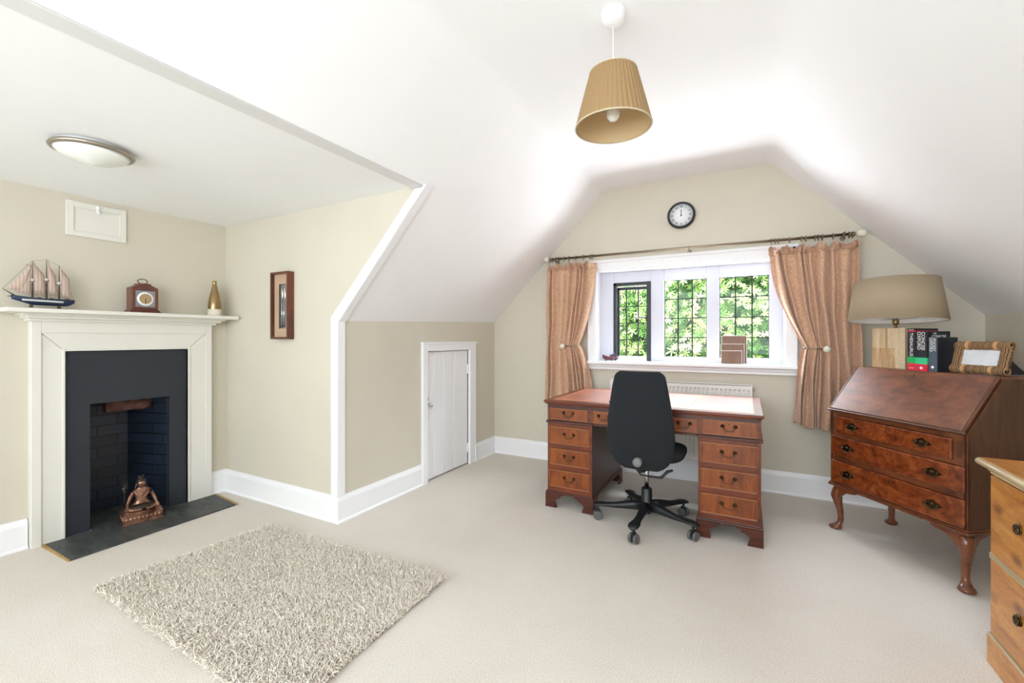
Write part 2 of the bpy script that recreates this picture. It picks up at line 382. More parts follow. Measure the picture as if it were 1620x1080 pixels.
# knee wall with the cupboard opening
dy0, dy1, dz1 = 2.893, 3.527, 1.107
b = B(); tz = lambda y: 1.333+(y-2.0)/2.03*.06
b.prism([(YA+.001, 0), (dy0, 0), (dy0, tz(dy0)+.02), (YA+.001, tz(YA)+.02)], 'x', XK-.12, XK)
b.prism([(dy1, 0), (YG+.05, 0), (YG+.05, 1.42), (dy1, tz(dy1)+.02)], 'x', XK-.12, XK)
b.prism([(dy0, dz1), (dy1, dz1), (dy1, tz(dy1)+.02), (dy0, tz(dy0)+.02)], 'x', XK-.12, XK)
b.box(XK-.2, dy0-.05, 0, XK-.12, dy1+.05, 1.3)
struct('wall_left', b, 'wall')
# alcove side wall
b = B(); b.prism([(XF-.4, 0), (XK-.002, 0), (XK-.002, 1.30), (XK-.024, 1.335), (-1.682, 2.10), (-1.682, 2.16), (XF-.4, 2.16)], 'y', YA, YA+.10)
struct('wall_alcove_side', b, 'wall')
# fireplace wall with firebox opening
fy0, fy1, fz = 1.168, 1.597, .80
b = B(); b.box(XF-.1, YB, 0, XF, fy0, 2.2).box(XF-.1, fy1, 0, XF, YA+.1, 2.2).box(XF-.1, fy0, fz, XF, fy1, 2.2)
struct('wall_fireplace', b, 'wall')
# right knee wall, unseen back wall with two assumed window openings
b = B(); b.box(XR, YB, 0, XR+.12, YG+.05, 1.37); struct('wall_right', b, 'wall')
b = B(); yb0, yb1 = YB-.1, YB
for (x0, x1, z0, z1) in ((-4.0, -3.4, 0, 2.2), (-3.4, -2.5, 0, .8), (-3.4, -2.5, 1.9, 2.2), (-2.5, -2.0, 0, 2.3), (-2.0, .9, 0, .9), (-2.0, .9, 2.2, 2.8), (.9, 1.6, 0, 2.8)):
    b.box(x0, yb0, z0, x1, yb1, z1)
struct('wall_back', b, 'wall')
# ceilings: flat strip, two slopes, alcove ceiling
def bend(p, q, r, rad, n=7):
    p, q, r = Vector(p), Vector(q), Vector(r); a = q+(p-q).normalized()*rad; c = q+(r-q).normalized()*rad
    return [tuple((a*(1-k/n)**2)+q*2*(k/n)*(1-k/n)+c*(k/n)**2) for k in range(n+1)]
E_, C1, C2, R_ = (-1.652, 2.105), (-1.175, ZC), (.172, ZC), (XR+.03, 1.34)
prof = [E_]+bend(E_, C1, C2, .05)+bend(C1, C2, R_, .05)+[R_]
b = B(); ny = 12; m = len(prof); ys_ = [YB+(YG+.05-YB)*i/(ny-1) for i in range(ny)]
b.add([(x, y, z) for y in ys_ for x, z in prof], [(j*m+i, j*m+i+1, (j+1)*m+i+1, (j+1)*m+i) for j in range(ny-1) for i in range(m-1)], True)
b.add([(XK-.03, YA+.012, tz(YA)-.03), (XK-.03, YG+.05, tz(YG)-.03), (-1.652, YG+.05, 2.105), (-1.652, YA+.012, 2.105)], [(0, 3, 2, 1)], False)
# outer skin of the roof so no light leaks in
b.box(-1.4, YB-.1, ZC+.06, .4, YG+.1, ZC+.12)
b.add([(-2.6, YA+.11, 1.45), (-2.6, YG+.1, 1.45), (-1.3, YG+.1, ZC+.12), (-1.3, YA+.11, ZC+.12), (-1.75, YB-.1, 2.25), (-1.75, YA+.13, 2.25), (-1.3, YB-.1, ZC+.12)], [(0, 1, 2, 3), (4, 5, 3, 6)])
b.add([(.3, YB-.1, ZC+.12), (.3, YG+.1, ZC+.12), (1.7, YG+.1, 1.30), (1.7, YB-.1, 1.30)], [(0, 1, 2, 3)])
struct('ceiling', b, 'white_ceiling')
b = B(); b.box(XF-.1, YB, ZA, -1.66, YA+.02, ZA+.1); struct('ceiling_alcove', b, 'white_ceiling')
# trim around the alcove opening: beam board, raking board and upright
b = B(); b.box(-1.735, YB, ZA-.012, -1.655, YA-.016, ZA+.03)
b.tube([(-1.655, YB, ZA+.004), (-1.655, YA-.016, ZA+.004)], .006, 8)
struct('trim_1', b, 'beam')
b = B()
pl = [(-2.435, .17), (XK+.004, .17), (XK+.004, 1.330), (-1.640, 2.098), (-1.715, 2.098), (-2.435, 1.358)]
b.prism(pl, 'y', YA-.016, YA+.001)
b.tube([(XK+.006, YA-.014, .17), (XK+.006, YA-.014, 1.338), (-1.64, YA-.014, 2.10)], .0055, 8)
b.tube([(XK-.010, YA-.017, .17), (XK-.010, YA-.017, 1.344), (-1.655, YA-.017, 2.10)], .004, 6)
b.box(XK, YA-.014, .17, XK+.012, YA+.045, 1.345)
b.add([(XK, YA-.014, 1.333), (XK, YA+.045, 1.333), (-1.65, YA+.045, 2.113), (-1.65, YA-.014, 2.113), (XK+.014, YA-.014, 1.326), (XK+.014, YA+.045, 1.326), (-1.63, YA+.045, 2.108), (-1.63, YA-.014, 2.108)],
      [(0, 1, 2, 3), (7, 6, 5, 4), (0, 3, 7, 4), (1, 5, 6, 2), (0, 4, 5, 1), (3, 2, 6, 7)])
struct('trim_2', b, 'trim', bevel=.002)
# baseboards
def skirting(name, a, c, inn, m0=0, m1=0):
    # run from a to c (xy), inn = unit normal into the room
    prof = [(0, 0), (.028, 0), (.028, .008), (.020, .018), (.020, .140), (.016, .152), (.012, .160), (.008, .172), (0, .172)]
    L_ = math.hypot(c[0]-a[0], c[1]-a[1]); tx, ty = (c[0]-a[0])/L_, (c[1]-a[1])/L_
    b = B(); n = len(prof); vs = [(p[0]+inn[0]*d+tx*d*m_, p[1]+inn[1]*d+ty*d*m_, z) for p, m_ in ((a, -m0), (c, m1)) for d, z in prof]
    fs = [tuple(range(n)), tuple(range(n, 2*n))[::-1]]+[(i, n+i, n+(i+1) % n, (i+1) % n) for i in range(n)]
    b.add(vs, fs); return struct(name, b, 'trim')
skirting('baseboard_gable', (XK, YG), (XR, YG), (0, -1), -1, -1)
skirting('baseboard_left_front', (XK, YA), (XK, 2.83), (1, 0), 1, 0)
skirting('baseboard_left_rear', (XK, 3.635), (XK, YG), (1, 0), 0, -1)
skirting('baseboard_alcove', (XF, YA), (XK, YA), (0, -1), -1, 1)
skirting('baseboard_fireplace_front', (XF, YB), (XF, .898), (1, 0))
skirting('baseboard_fireplace_rear', (XF, 1.868), (XF, YA), (1, 0), 0, -1)
skirting('baseboard_right', (XR, YB), (XR, YG), (-1, 0))

# firebox lining (painted brick), splayed
b = B(); zt = .95
P0, P1, P2, P3 = (XF+.001, fy0), (-4.02, fy0+.10), (-4.02, 1.49), (XF+.001, fy1)
for (p, q) in ((P0, P1), (P1, P2), (P2, P3)):
    b.quad((*p, 0), (*q, 0), (*q, zt), (*p, zt))
b.quad((P0[0], P0[1], zt), (P1[0], P1[1], zt), (P2[0], P2[1], zt), (P3[0], P3[1], zt))
b.box(-4.1, fy0-.05, -.01, -4.06, fy1+.05, 1.0)
o = b.build('trim_3', 'brick', fix=False, solid=.0); o['kind'] = 'structure'; o['label'] = 'black painted brick lining of the fireplace opening'

# ---------------------------------------------------------------- window_1
def window():
    y = 4.16; yf0, yf1 = y, y+.05
    b = B(); x0, x1, z0, z1 = -1.255, .268, 1.0, 1.852
    L = [(-1.128, -.780, 1.012, 1.745), (-.663, -.307, 1.050, 1.745), (-.207, .165, 1.050, 1.745)]
    xs = [x0]+[v for l in L for v in l[:2]]+[x1]
    for i in range(0, 8, 2): b.box(xs[i], yf0, z0, xs[i+1], yf1, z1)
    for l in L: b.box(l[0], yf0, z0, l[1], yf1, l[2]); b.box(l[0], yf0, l[3], l[1], yf1, z1)
    fr = b.build('window_1', 'window_paint', bevel=.003); fr['kind'] = 'structure'; fr['label'] = 'white timber window of three leaded lights, the left one a black casement'
    # casing on the wall and lining of the reveal
    b = B(); c0, c1 = 4.008, YG+.001
    b.box(-1.335, c0, 1.0, -1.255, c1, 1.93).box(.268, c0, 1.0, .348, c1, 1.93).box(-1.335, c0, 1.852, .348, c1, 1.935)
    b.box(-1.345, c0-.012, 1.925, .358, c1, 1.95).box(-1.26, c0-.008, 1.842, .273, c1, 1.856)
    b.box(-1.335, c0-.006, 1.0, -1.322, c1, 1.93).box(.335, c0-.006, 1.0, .348, c1, 1.93)
    b.box(-1.256, YG, 1.0, -1.248, y+.01, 1.852).box(.261, YG, 1.0, .269, y+.01, 1.852).box(-1.256, YG, 1.845, .269, y+.01, 1.853)
    b.build('window_casing', 'trim', fr, bevel=.003)
    # sill board
    b = B(); prof = [(4.20, .985), (4.20, 1.004), (3.962, 1.004), (3.956, .999), (3.956, .982), (3.962, .976), (3.978, .972), (3.985, .955), (3.992, .945), (3.992, .93), (YG+.001, .93), (YG+.001, .985)]
    # the board is wider than the opening only in front of the wall
    fro = [(YG-.001, .985), (YG-.001, 1.004)]+prof[2:10]+[(YG-.001, .93)]
    b.prism(fro, 'x', -1.372, .372); b.box(-1.255, YG-.002, .985, .268, 4.165, 1.004)
    b.build('window_sill', 'trim', fr, bevel=.001)
    for i, l in enumerate(L):
        g = B().box(l[0]-.002, y+.028, l[2]-.002, l[1]+.002, y+.031, l[3]+.002) if i else None
        if i:
            p = g.build('glass_pane', 'glass', fr)
            b = B()
            for k2 in (1, 2): xx = l[0]+(l[1]-l[0])*k2/3; b.box(xx-.005, y+.022, l[2], xx+.005, y+.036, l[3])
            for k2 in (1, 2, 3): zz = l[2]+(l[3]-l[2])*k2/4; b.box(l[0], y+.0225, zz-.004, l[1], y+.0355, zz+.004)
            for (a, c) in ((l[0], l[0]+.005), (l[1]-.005, l[1])): b.box(a, y+.0215, l[2], c, y+.0365, l[3])
            b.box(l[0], y+.0212, l[2], l[1], y+.0368, l[2]+.005).box(l[0], y+.0212, l[3]-.005, l[1], y+.0368, l[3])
            b.build('leading', 'lead', p)
    # black steel casement frame in the left light
    l = L[0]; b = B()
    b.box(l[0]+.001, y-.004, 1.006, l[0]+.028, y+.05, l[3]).box(l[1]-.036, y-.012, 1.006, l[1]-.001, y+.05, l[3]).box(l[0]+.001, y-.004, l[3]-.03, l[1]-.001, y+.05, l[3]-.001)
    cf = b.build('casement_frame', 'steel_black', fr, bevel=.002)
    B().box(l[0]+.03, y+.05, 1.006, l[1]-.03, y+.08, 1.046).build('casement_rail', 'trim', fr, bevel=.002)  # sash bottom rail coloured white for the light reflected on it
    # sash standing a little open behind the frame
    sa = thing_part('casement_sash', fr)
    sx0, sx1, sz0, sz1 = l[0]+.008, l[1]-.02, 1.045, l[3]-.035
    b = B(); yy = y+.06
    b.box(sx0, yy, sz0, sx0+.034, yy+.022, sz1).box(sx1-.012, yy, sz0, sx1+.02, yy+.022, sz1).box(sx0, yy, sz1-.03, sx1+.02, yy+.022, sz1)
    q = b.build('sash_frame', 'steel_black', None, bevel=.002)
    return fr, L, (q, sx0, sx1, sz0, sz1, yy)
def thing_part(name, parent): return None
fr, LI, (q, sx0, sx1, sz0, sz1, yy) = window()
q.name = 'casement_sash'; q.parent = fr
p = B().box(sx0+.03, yy+.009, sz0, sx1, yy+.012, sz1-.02).build('casement_glass', 'glass', q)
b = B()
gx0, gx1 = sx0+.034-.03, sx1+.02
for xx in (-1.018, -.908): b.box(xx-.005, yy+.004, sz0, xx+.005, yy+.018, sz1)
for k2 in (1, 2, 3): zz = sz0+(sz1-.03-sz0)*k2/4; b.box(sx0+.03, yy+.0045, zz-.004, sx1, yy+.0175, zz+.004)
b.build('leading', 'lead', q)
b = B(); b.tube([(-.815, y_ := 4.145, 1.40), (-.84, y_, 1.412), (-.88, y_, 1.414), (-.925, y_, 1.408)], [.008, .006, .006, .005], 8).box(-.822, 4.14, 1.375, -.808, 4.155, 1.425)
b.build('casement_handle', 'steel_black', fr)

# ---------------------------------------------------------------- door_1 (cupboard door in knee wall)
b = B(); ys = [dy0, 3.005, 3.145, 3.30, dy1]
for i in range(4): b.box(XK-.035, ys[i]+.002, .012, XK-.006, ys[i+1]-.002, dz1-.004)
b.box(XK-.036, dy0+.003, .014, XK-.012, dy1-.003, dz1-.006)
d = b.build('door_1', 'trim', bevel=.0035); d['kind'] = 'structure'; d['label'] = 'small white boarded cupboard door in the knee wall'
b = B(); ox = XK+.026
b.box(XK-.04, 2.832, 0, ox, dy0, 1.178).box(XK-.04, dy1, 0, ox, 3.632, 1.178).box(XK-.04, dy0, dz1, ox, dy1, 1.178)
b.box(XK, 2.825, 1.168, ox+.008, 3.64, 1.185).box(XK, 2.822, 0, ox+.006, 2.845, .17).box(XK, 3.615, 0, ox+.006, 3.64, .17)
b.build('door_casing', 'trim', d, bevel=.003)
b = B(); b.ell((XK+.024, 2.925, .655), .017).lathe([(.012, 0), (.006, .01), (.006, .03)], (XK-.006, 2.925, .655), 'x', 16)
b.torus((XK+.03, 2.925, .648), .021, .003, 'x'); b.build('door_knob', 'chrome', d)
b = B(); b.ell((XK-.004, 2.928, .705), (.003, .006, .006)).box(XK-.006, 2.925, .69, XK-.002, 2.931, .704); b.build('keyhole', 'keyhole', d)
for z in (.92, .16):
    B().box(XK-.004, dy1-.02, z-.045, XK+.004, dy1+.002, z+.045).tube([(XK+.005, dy1-.002, z-.045), (XK+.005, dy1-.002, z+.045)], .005, 8).build('hinge', 'white_plastic', d)

# ================================================================ OUTDOORS
def foliage():
    t = thing('tree', 'leafy green tree filling the view outside the window', 'tree', (-.7, 6.8, -.2))
    b = B(); b.tube([(0, .4, 0), (.1, .5, 1.2), (0, .45, 2.4), (.1, .5, 3.0)], [.12, .1, .07, .03], 10); b.build('trunk', 'bark', t)
    b = B()
    for i in range(26):
        x = random.uniform(-2.4, 2.4); z = random.uniform(.6, 3)
        b.tube([(0.05, .5, max(.3, z-.5)), (x*.5, .1, z), (x, -.6+random.uniform(-.2, .3), z+.2)], [.03, .018, .008], 6)
    b.build('branches', 'bark', t)
    V = []; F = []; I = []
    def leaflet(c, d, nrm, L, w, mi):
        side = d.cross(nrm).normalized(); o = len(V)
        dr = nrm*(-L*.10)
        V.extend([c, c+d*L*.3+side*w*.36+nrm*.006, c+d*L*.72+side*w*.5+dr*.5, c+d*L+dr*1.6, c+d*L*.72-side*w*.5+dr*.5, c+d*L*.3-side*w*.36+nrm*.006, c+d*L*.6+dr*.3-nrm*.006])
        F.extend([(o, o+1, o+6), (o+1, o+2, o+6), (o+2, o+3, o+6), (o+3, o+4, o+6), (o+4, o+5, o+6), (o+5, o, o+6)]); I.extend([mi]*6)
    for k in range(10500):
        dep = random.random()
        y = -.95+1.15*dep; x = random.uniform(-2.7, 2.6); z = random.uniform(.1, 2.85)
        dep += .12*math.sin(x*5+z*3)+.1*math.sin(z*7-x*2)
        c = Vector((x, y+.12*math.sin(x*4)+.1*math.sin(z*6+x), z))
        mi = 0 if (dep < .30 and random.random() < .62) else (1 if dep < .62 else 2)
        ax = Vector((random.uniform(-.8, .8), -1, random.uniform(-.2, .9))).normalized()
        u = ax.cross(Vector((random.uniform(-1, 1), 0, 1))).normalized(); w = ax.cross(u)
        n = random.choice((5, 6, 7)); r = random.uniform(.045, .095); ph = random.uniform(0, 6.28)
        for i in range(n):
            a = ph+(i/(n-1)-.5)*4.3
            dd = (u*math.cos(a)+w*math.sin(a)+Vector((0, 0, -.15))).normalized()
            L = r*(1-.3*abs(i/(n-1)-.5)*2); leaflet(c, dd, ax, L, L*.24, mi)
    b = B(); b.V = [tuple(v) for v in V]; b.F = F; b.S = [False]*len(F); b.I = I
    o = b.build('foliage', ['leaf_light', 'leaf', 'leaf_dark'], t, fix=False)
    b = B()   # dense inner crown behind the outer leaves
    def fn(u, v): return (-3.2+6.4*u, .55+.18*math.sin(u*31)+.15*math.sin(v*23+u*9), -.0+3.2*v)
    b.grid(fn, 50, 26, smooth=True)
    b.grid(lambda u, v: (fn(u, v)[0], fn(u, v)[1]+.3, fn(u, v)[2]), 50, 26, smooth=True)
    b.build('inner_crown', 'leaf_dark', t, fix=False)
foliage()

# ================================================================ FIREPLACE
def fireplace():
    t = thing('fireplace', 'white painted fire surround with a black panel and small open brick recess', 'fireplace', (XF, 1.3825, 0))
    ly = lambda y: y-1.3825
    X0 = .0005
    b = B()
    y0, y1 = ly(.902), ly(1.866); iy0, iy1 = ly(1.046), ly(1.708); zt, zi = 1.335, 1.140
    my0, my1, mz = y0+.042, y1-.042, 1.25
    # flat inner frame, mitred by grooves
    def flat(p0, p1, p2, p3): # front quad to slab
        vs = [(.048, *p) for p in (p0, p1, p2, p3)]+[(X0, *p) for p in (p0, p1, p2, p3)]
        b.add(vs, [(0, 1, 2, 3), (7, 6, 5, 4), (0, 4, 5, 1), (1, 5, 6, 2), (2, 6, 7, 3), (3, 7, 4, 0)])
    g = .0012
    flat((my0, 0), (iy0, 0), (iy0, zi-g), (my0, mz-g)); flat((iy1, 0), (my1, 0), (my1, mz-g), (iy1, zi-g)); flat((my0, mz+g), (iy0, zi+g), (iy1, zi+g), (my1, mz+g))
    # raised outer band
    b.box(X0, y0, 0, .058, my0, zt).box(X0, my1, 0, .058, y1, zt).box(X0, my0, mz, .058, my1, zt)
    # bead round the panel
    b.box(X0, iy0-.012, 0, .056, iy0, zi+.012).box(X0, iy1, 0, .056, iy1+.012, zi+.012).box(X0, iy0, zi, .056, iy1, zi+.012)
    b.build('surround', 'surround', t, bevel=.0025)
    b = B(); b.box(X0, y0-.018, 1.318, .085, y1+.018, 1.336).box(X0, y0-.035, 1.334, .125, y1+.035, 1.352).box(X0, y0-.055, 1.350, .155, y1+.055, 1.364)
    b.build('bed_mould', 'surround', t, bevel=.005)
    b = B(); b.box(X0, ly(.765), 1.362, .225, ly(1.978), 1.387); b.build('mantel_shelf', 'surround', t, bevel=.007)
    b = B(); py0, py1 = ly(fy0), ly(fy1)
    b.prism([(iy0, 0), (iy0, zi), (iy1, zi), (iy1, 0), (py1, 0), (py1, fz), (py0, fz), (py0, 0)], 'x', X0, .03)
    b.build('black_panel', 'slate_black', t, bevel=.002)
    b = B(); b.box(-.19, ly(1.30), .715, -.13, ly(1.585), .80); b.build('brick_lintel', 'brick_brown', t, bevel=.006)
    b = B(); b.grid(lambda u, v: (-.15+.05*math.sin(u*2*PI)*math.sin(PI*v)*(1+.2*math.sin(u*9)), ly(1.50)+.06*math.cos(u*2*PI)*math.sin(PI*v), .745-.04*math.cos(PI*v)), 14, 8, cu=True)
    b.build('loose_rubble', 'brick_brown', t)
    # hearth
    h = thing('hearth', 'dark slate hearth slab with timber edging in front of the fireplace', 'hearth', (XF, 1.3825, 0))
    b = B(); b.prism([(.0595, ly(.955)), (.437, ly(.955)), (.412, ly(1.845)), (.0595, ly(1.885))], 'z', .0005, .010)
    b.box(-.31, py0+.006, .0005, .0595, py1-.006, .009)
    b.build('slab', 'slate', h, bevel=.001)
    B().prism([(.0595, ly(1.884)), (.412, ly(1.846)), (.418, ly(1.860)), (.0595, ly(1.900))], 'z', .0005, .011).build('edging', 'hearth_edge', h)
    B().prism([(.0595, ly(.942)), (.437, ly(.947)), (.437, ly(.954)), (.0595, ly(.954))], 'z', .0005, .011).build('edging', 'hearth_edge', h)
fireplace()

def statue():
    t = thing('statuette', 'copper coloured statuette of a seated cross-legged figure with a trident on the hearth', 'statue', (-3.565, 1.395, .0102), math.radians(-12))
    b = B(); # faces +x, width along y
    b.box(-.075, -.105, 0, .075, .105, .012).box(-.068, -.098, .012, .068, .098, .05).box(-.072, -.102, .05, .072, .102, .062).box(-.064, -.094, .062, .064, .094, .07)
    for i in range(9): b.ell((.069, -.084+i*.021, .031), (.006, .009, .013), 8, 6)
    for i in range(6): b.ell((-.05+i*.02, -.099, .031), (.009, .006, .013), 8, 6); b.ell((-.05+i*.02, .099, .031), (.009, .006, .013), 8, 6)
    b.build('plinth', 'copper', t, bevel=.0015)
    # body: one skinned surface
    V = [(0, 0, .095), (0, 0, .135), (0, 0, .17), (-.002, 0, .198), (0, 0, .214), (.006, 0, .238), (0, 0, .266),
         (0, -.038, .192), (0, -.058, .155), (.018, -.074, .115), (.05, -.078, .088), (.062, -.08, .078),
         (0, .038, .192), (0, .058, .155), (.015, .072, .118), (.045, .076, .09), (.058, .077, .08),
         (.01, -.035, .09), (.03, -.082, .084), (.055, -.04, .082), (.058, .0, .082),
         (.01, .035, .09), (.03, .082, .084), (.058, .04, .083), (.066, .012, .083)]
    E = [(0, 1), (1, 2), (2, 3), (3, 4), (4, 5), (5, 6), (3, 7), (7, 8), (8, 9), (9, 10), (10, 11), (3, 12), (12, 13), (13, 14), (14, 15), (15, 16),
         (0, 17), (17, 18), (18, 19), (19, 20), (0, 21), (21, 22), (22, 23), (23, 24)]
    R = [.038, .031, .036, .024, .012, .025, .016, .016, .0125, .010, .008, .007, .016, .0125, .010, .008, .007, .028, .022, .016, .010, .028, .022, .016, .010]
    me = bpy.data.meshes.new('body'); me.from_pydata(V, E, []); me.materials.append(M['copper'])
    o = bpy.data.objects.new('body', me); COL.objects.link(o); o.parent = t
    md = o.modifiers.new('k', 'SKIN'); md.use_smooth_shade = True
    for i, r in enumerate(R): me.skin_vertices[0].data[i].radius = (r, r)
    me.skin_vertices[0].data[0].use_root = True
    md = o.modifiers.new('s', 'SUBSURF'); md.levels = 2; md.render_levels = 2
    b = B(); b.ell((.012, 0, .092), (.056, .088, .026)); b.build('draped_cloth', 'copper_dark', t)
    b = B(); b.ell((-.004, 0, .261), (.027, .026, .013)).ell((-.006, .0, .274), (.017, .016, .012)).ell((-.004, .008, .287), (.009, .009, .008)).ell((-.004, -.010, .283), (.007, .007, .007))
    b.tube([(-.012, -.018, .245), (-.014, -.026, .215), (-.008, -.034, .19)], [.009, .008, .004], 8).tube([(-.012, .018, .245), (-.014, .026, .215), (-.008, .034, .19)], [.009, .008, .004], 8)
    b.build('hair', 'copper_dark', t)
    b = B(); b.ell((.030, 0, .236), (.005, .0035, .006), 8, 6).ell((.0275, -.009, .243), (.003, .004, .002), 8, 6).ell((.0275, .009, .243), (.003, .004, .002), 8, 6).ell((.0265, 0, .2275), (.003, .006, .002), 8, 6)
    b.build('face', 'copper_dark', t)
    b = B()
    for (dz, w, dr) in ((.206, .024, .012), (.202, .033, .03)):
        b.tube([(.022+dr*.9*math.sin(PI*i/14), w*math.cos(PI*i/14), dz-dr*1.3*math.sin(PI*i/14)) for i in range(15)], .0032, 6)
    b.tube([(.030, .026, .192), (.040, .012, .168), (.042, 0, .155), (.040, -.012, .168), (.030, -.026, .192)], .003, 6)
    b.build('necklaces', 'copper', t)
    for sy in (-1, 1):   # hands with fingers resting on the knees
        b = B(); b.ell((.066, sy*.079, .083), (.012, .010, .007), 10, 6)
        for i in range(4): b.tube([(.074, sy*.079+(i-1.5)*.0048, .084), (.083, sy*.079+(i-1.5)*.0055, .080), (.087-.001*abs(i-1), sy*.079+(i-1.5)*.0057, .073)], [.0028, .0026, .0018], 6)
        b.tube([(.066, sy*.070, .084), (.074, sy*.066, .080), (.078, sy*.066, .075)], [.003, .0028, .002], 6)
        b.build('hand', 'copper', t)
    b = B(); x, y = -.01, -.083
    b.tube([(x, y, .07), (x, y, .255)], .0035, 8); b.ell((x, y, .222), (.009, .016, .012), 10, 8).ell((x, y, .21), (.007, .012, .005), 10, 6)
    b.tube([(x, y, .24), (x, y, .28)], [.003, .001], 6)
    for s_ in (-1, 1): b.tube([(x, y, .238), (x, y+s_*.013, .243), (x, y+s_*.015, .256), (x, y+s_*.011, .27)], [.003, .003, .002, .001], 6)
    b.build('trident', 'copper_dark', t)
statue()

def ship():
    t = thing('model_ship', 'model sailing ship with navy hull and striped cream sails on the mantelpiece', 'model ship', (-3.585, .93, 1.3872))
    # bow towards -y
    b = B(); b.box(-.03, -.075, 0, .03, .105, .005)
    b.build('stand', 'mast', t)
    for y in (-.04, .075):
        B().prism([(-.022, .004), (.022, .004), (.006, .03), (-.006, .03)], 'y', y-.004, y+.004).build('cradle', 'mast', t)
    def hull(u, v):
        y = -.115+.255*v; w = .022*math.sin(PI*min(1, max(0, .06+v*.88)))**.6
        keel = .022+.028*max(0, 1-v*3.2)+.020*max(0, (v-.86)*7)**1.5; top = .060+.016*(2*v-1)**2*(1 if v < .5 else .4)
        top = .060+.014*max(0, (.5-v)*2)**2+.002*v
        a = (u-.5)*PI; return (w*math.sin(a)/(1), y, top-(top-keel)*math.cos(a)**.8 if abs(u-.5) < .5 else top)
    b = B(); b.grid(hull, 13, 22)
    b.build('hull', 'hull', t, solid=.002)
    b = B(); b.grid(lambda u, v: (hull(0 if u < .5 else 1, .02+.96*v)[0], hull(0, .02+.96*v)[1], hull(0, .02+.96*v)[2]-.003), 2, 22); b.build('deck', 'deck', t)
    for sx in (-1, 1):
        b = B(); b.grid(lambda u, v: (sx*(.0235*math.sin(PI*min(1, max(0, .06+(.14+.66*v)*.88)))**.6), -.115+.255*(.14+.66*v), .053-.004*v-.010*u), 2, 16); b.build('stripe', 'hull_stripe', t, solid=.001)
    b = B()
    for (y, h) in ((-.028, .232), (.018, .27), (.062, .215)): pass
    masts = ((-.035, .275), (.022, .290), (.075, .262))
    for y, h in masts:
        m = B(); m.tube([(0, y, .045), (0, y, h*.55), (0, y, h)], [.0032, .0026, .001], 8).box(-.012, y-.010, h*.56, .012, y+.010, h*.565); m.build('mast', 'mast', t)
    m = B(); m.tube([(0, -.10, .068), (0, -.148, .104)], [.0035, .0015], 8).tube([(0, -.11, .066), (0, -.132, .064)], [.003, .001], 6); m.build('bowsprit', 'mast', t)
    def tri(A, C, D, bul, nm='sail'):
        A, C, D = map(Vector, (A, C, D))
        m = B(); m.grid(lambda u, v: (A.lerp(C, v)).lerp(A.lerp(D, v), u)+Vector((bul*math.sin(PI*u)*math.sin(PI*min(1, v)), 0, 0)), 7, 8); m.build(nm, 'sail', t, solid=.0006)
    tri((0, -.038, .255), (0, -.135, .103), (0, -.055, .092), .010); tri((0, -.04, .20), (0, -.10, .09), (0, -.045, .082), .006)
    def quadsail(P, bul):
        P = [Vector(p) for p in P]; m = B()
        m.grid(lambda u, v: P[0].lerp(P[1], u).lerp(P[3].lerp(P[2], u), v)+Vector((bul*math.sin(PI*u)*math.sin(PI*v), 0, 0)), 7, 8); m.build('sail', 'sail', t, solid=.0006)
    quadsail([(0, -.032, .27), (0, -.028, .268), (0, .016, .083), (0, -.03, .083)], .008)
    quadsail([(0, -.030, .26), (0, .012, .20), (0, .018, .09), (0, -.028, .09)], .010)
    quadsail([(0, .025, .285), (0, .028, .283), (0, .070, .085), (0, .026, .085)], .008); quadsail([(0, .027, .27), (0, .058, .20), (0, .068, .085), (0, .027, .085)], .010)
    quadsail([(0, .078, .258), (0, .080, .256), (0, .125, .078), (0, .079, .078)], .008); quadsail([(0, .079, .25), (0, .118, .19), (0, .126, .07), (0, .079, .075)], .010)
    m = B(); m.grid(lambda u, v: (-.012+.024*u, -.06+.032*v+.004*math.sin(u*6), .252-.018*math.sin(v*2.2)), 5, 6); m.build('topsail', 'sail', t, solid=.001)
    m = B()
    P = [(0, -.148, .104), (0, -.035, .273), (0, .022, .288), (0, .075, .26), (0, .135, .07)]
    m.tube(P, .0006, 4)
    for y, h in masts:
        for s_ in (-1, 1):
            for dy in (-.012, 0, .012): m.tube([(0, y, h*.56), (s_*.02, y+dy, .062)], .0005, 4)
    m.build('rigging', 'mast', t)
    for y, h in masts: B().ell((0, y, h*.59), (.008, .009, .010), 8, 6).build('furled_canvas', 'hull_stripe', t)
    for q_ in ((-.008, -.012, .058, .008, .0, .068), (-.009, .036, .058, .009, .05, .066), (-.006, .1, .058, .006, .12, .068)): B().box(*q_).build('deckhouse', 'deck', t, bevel=.001)
ship()

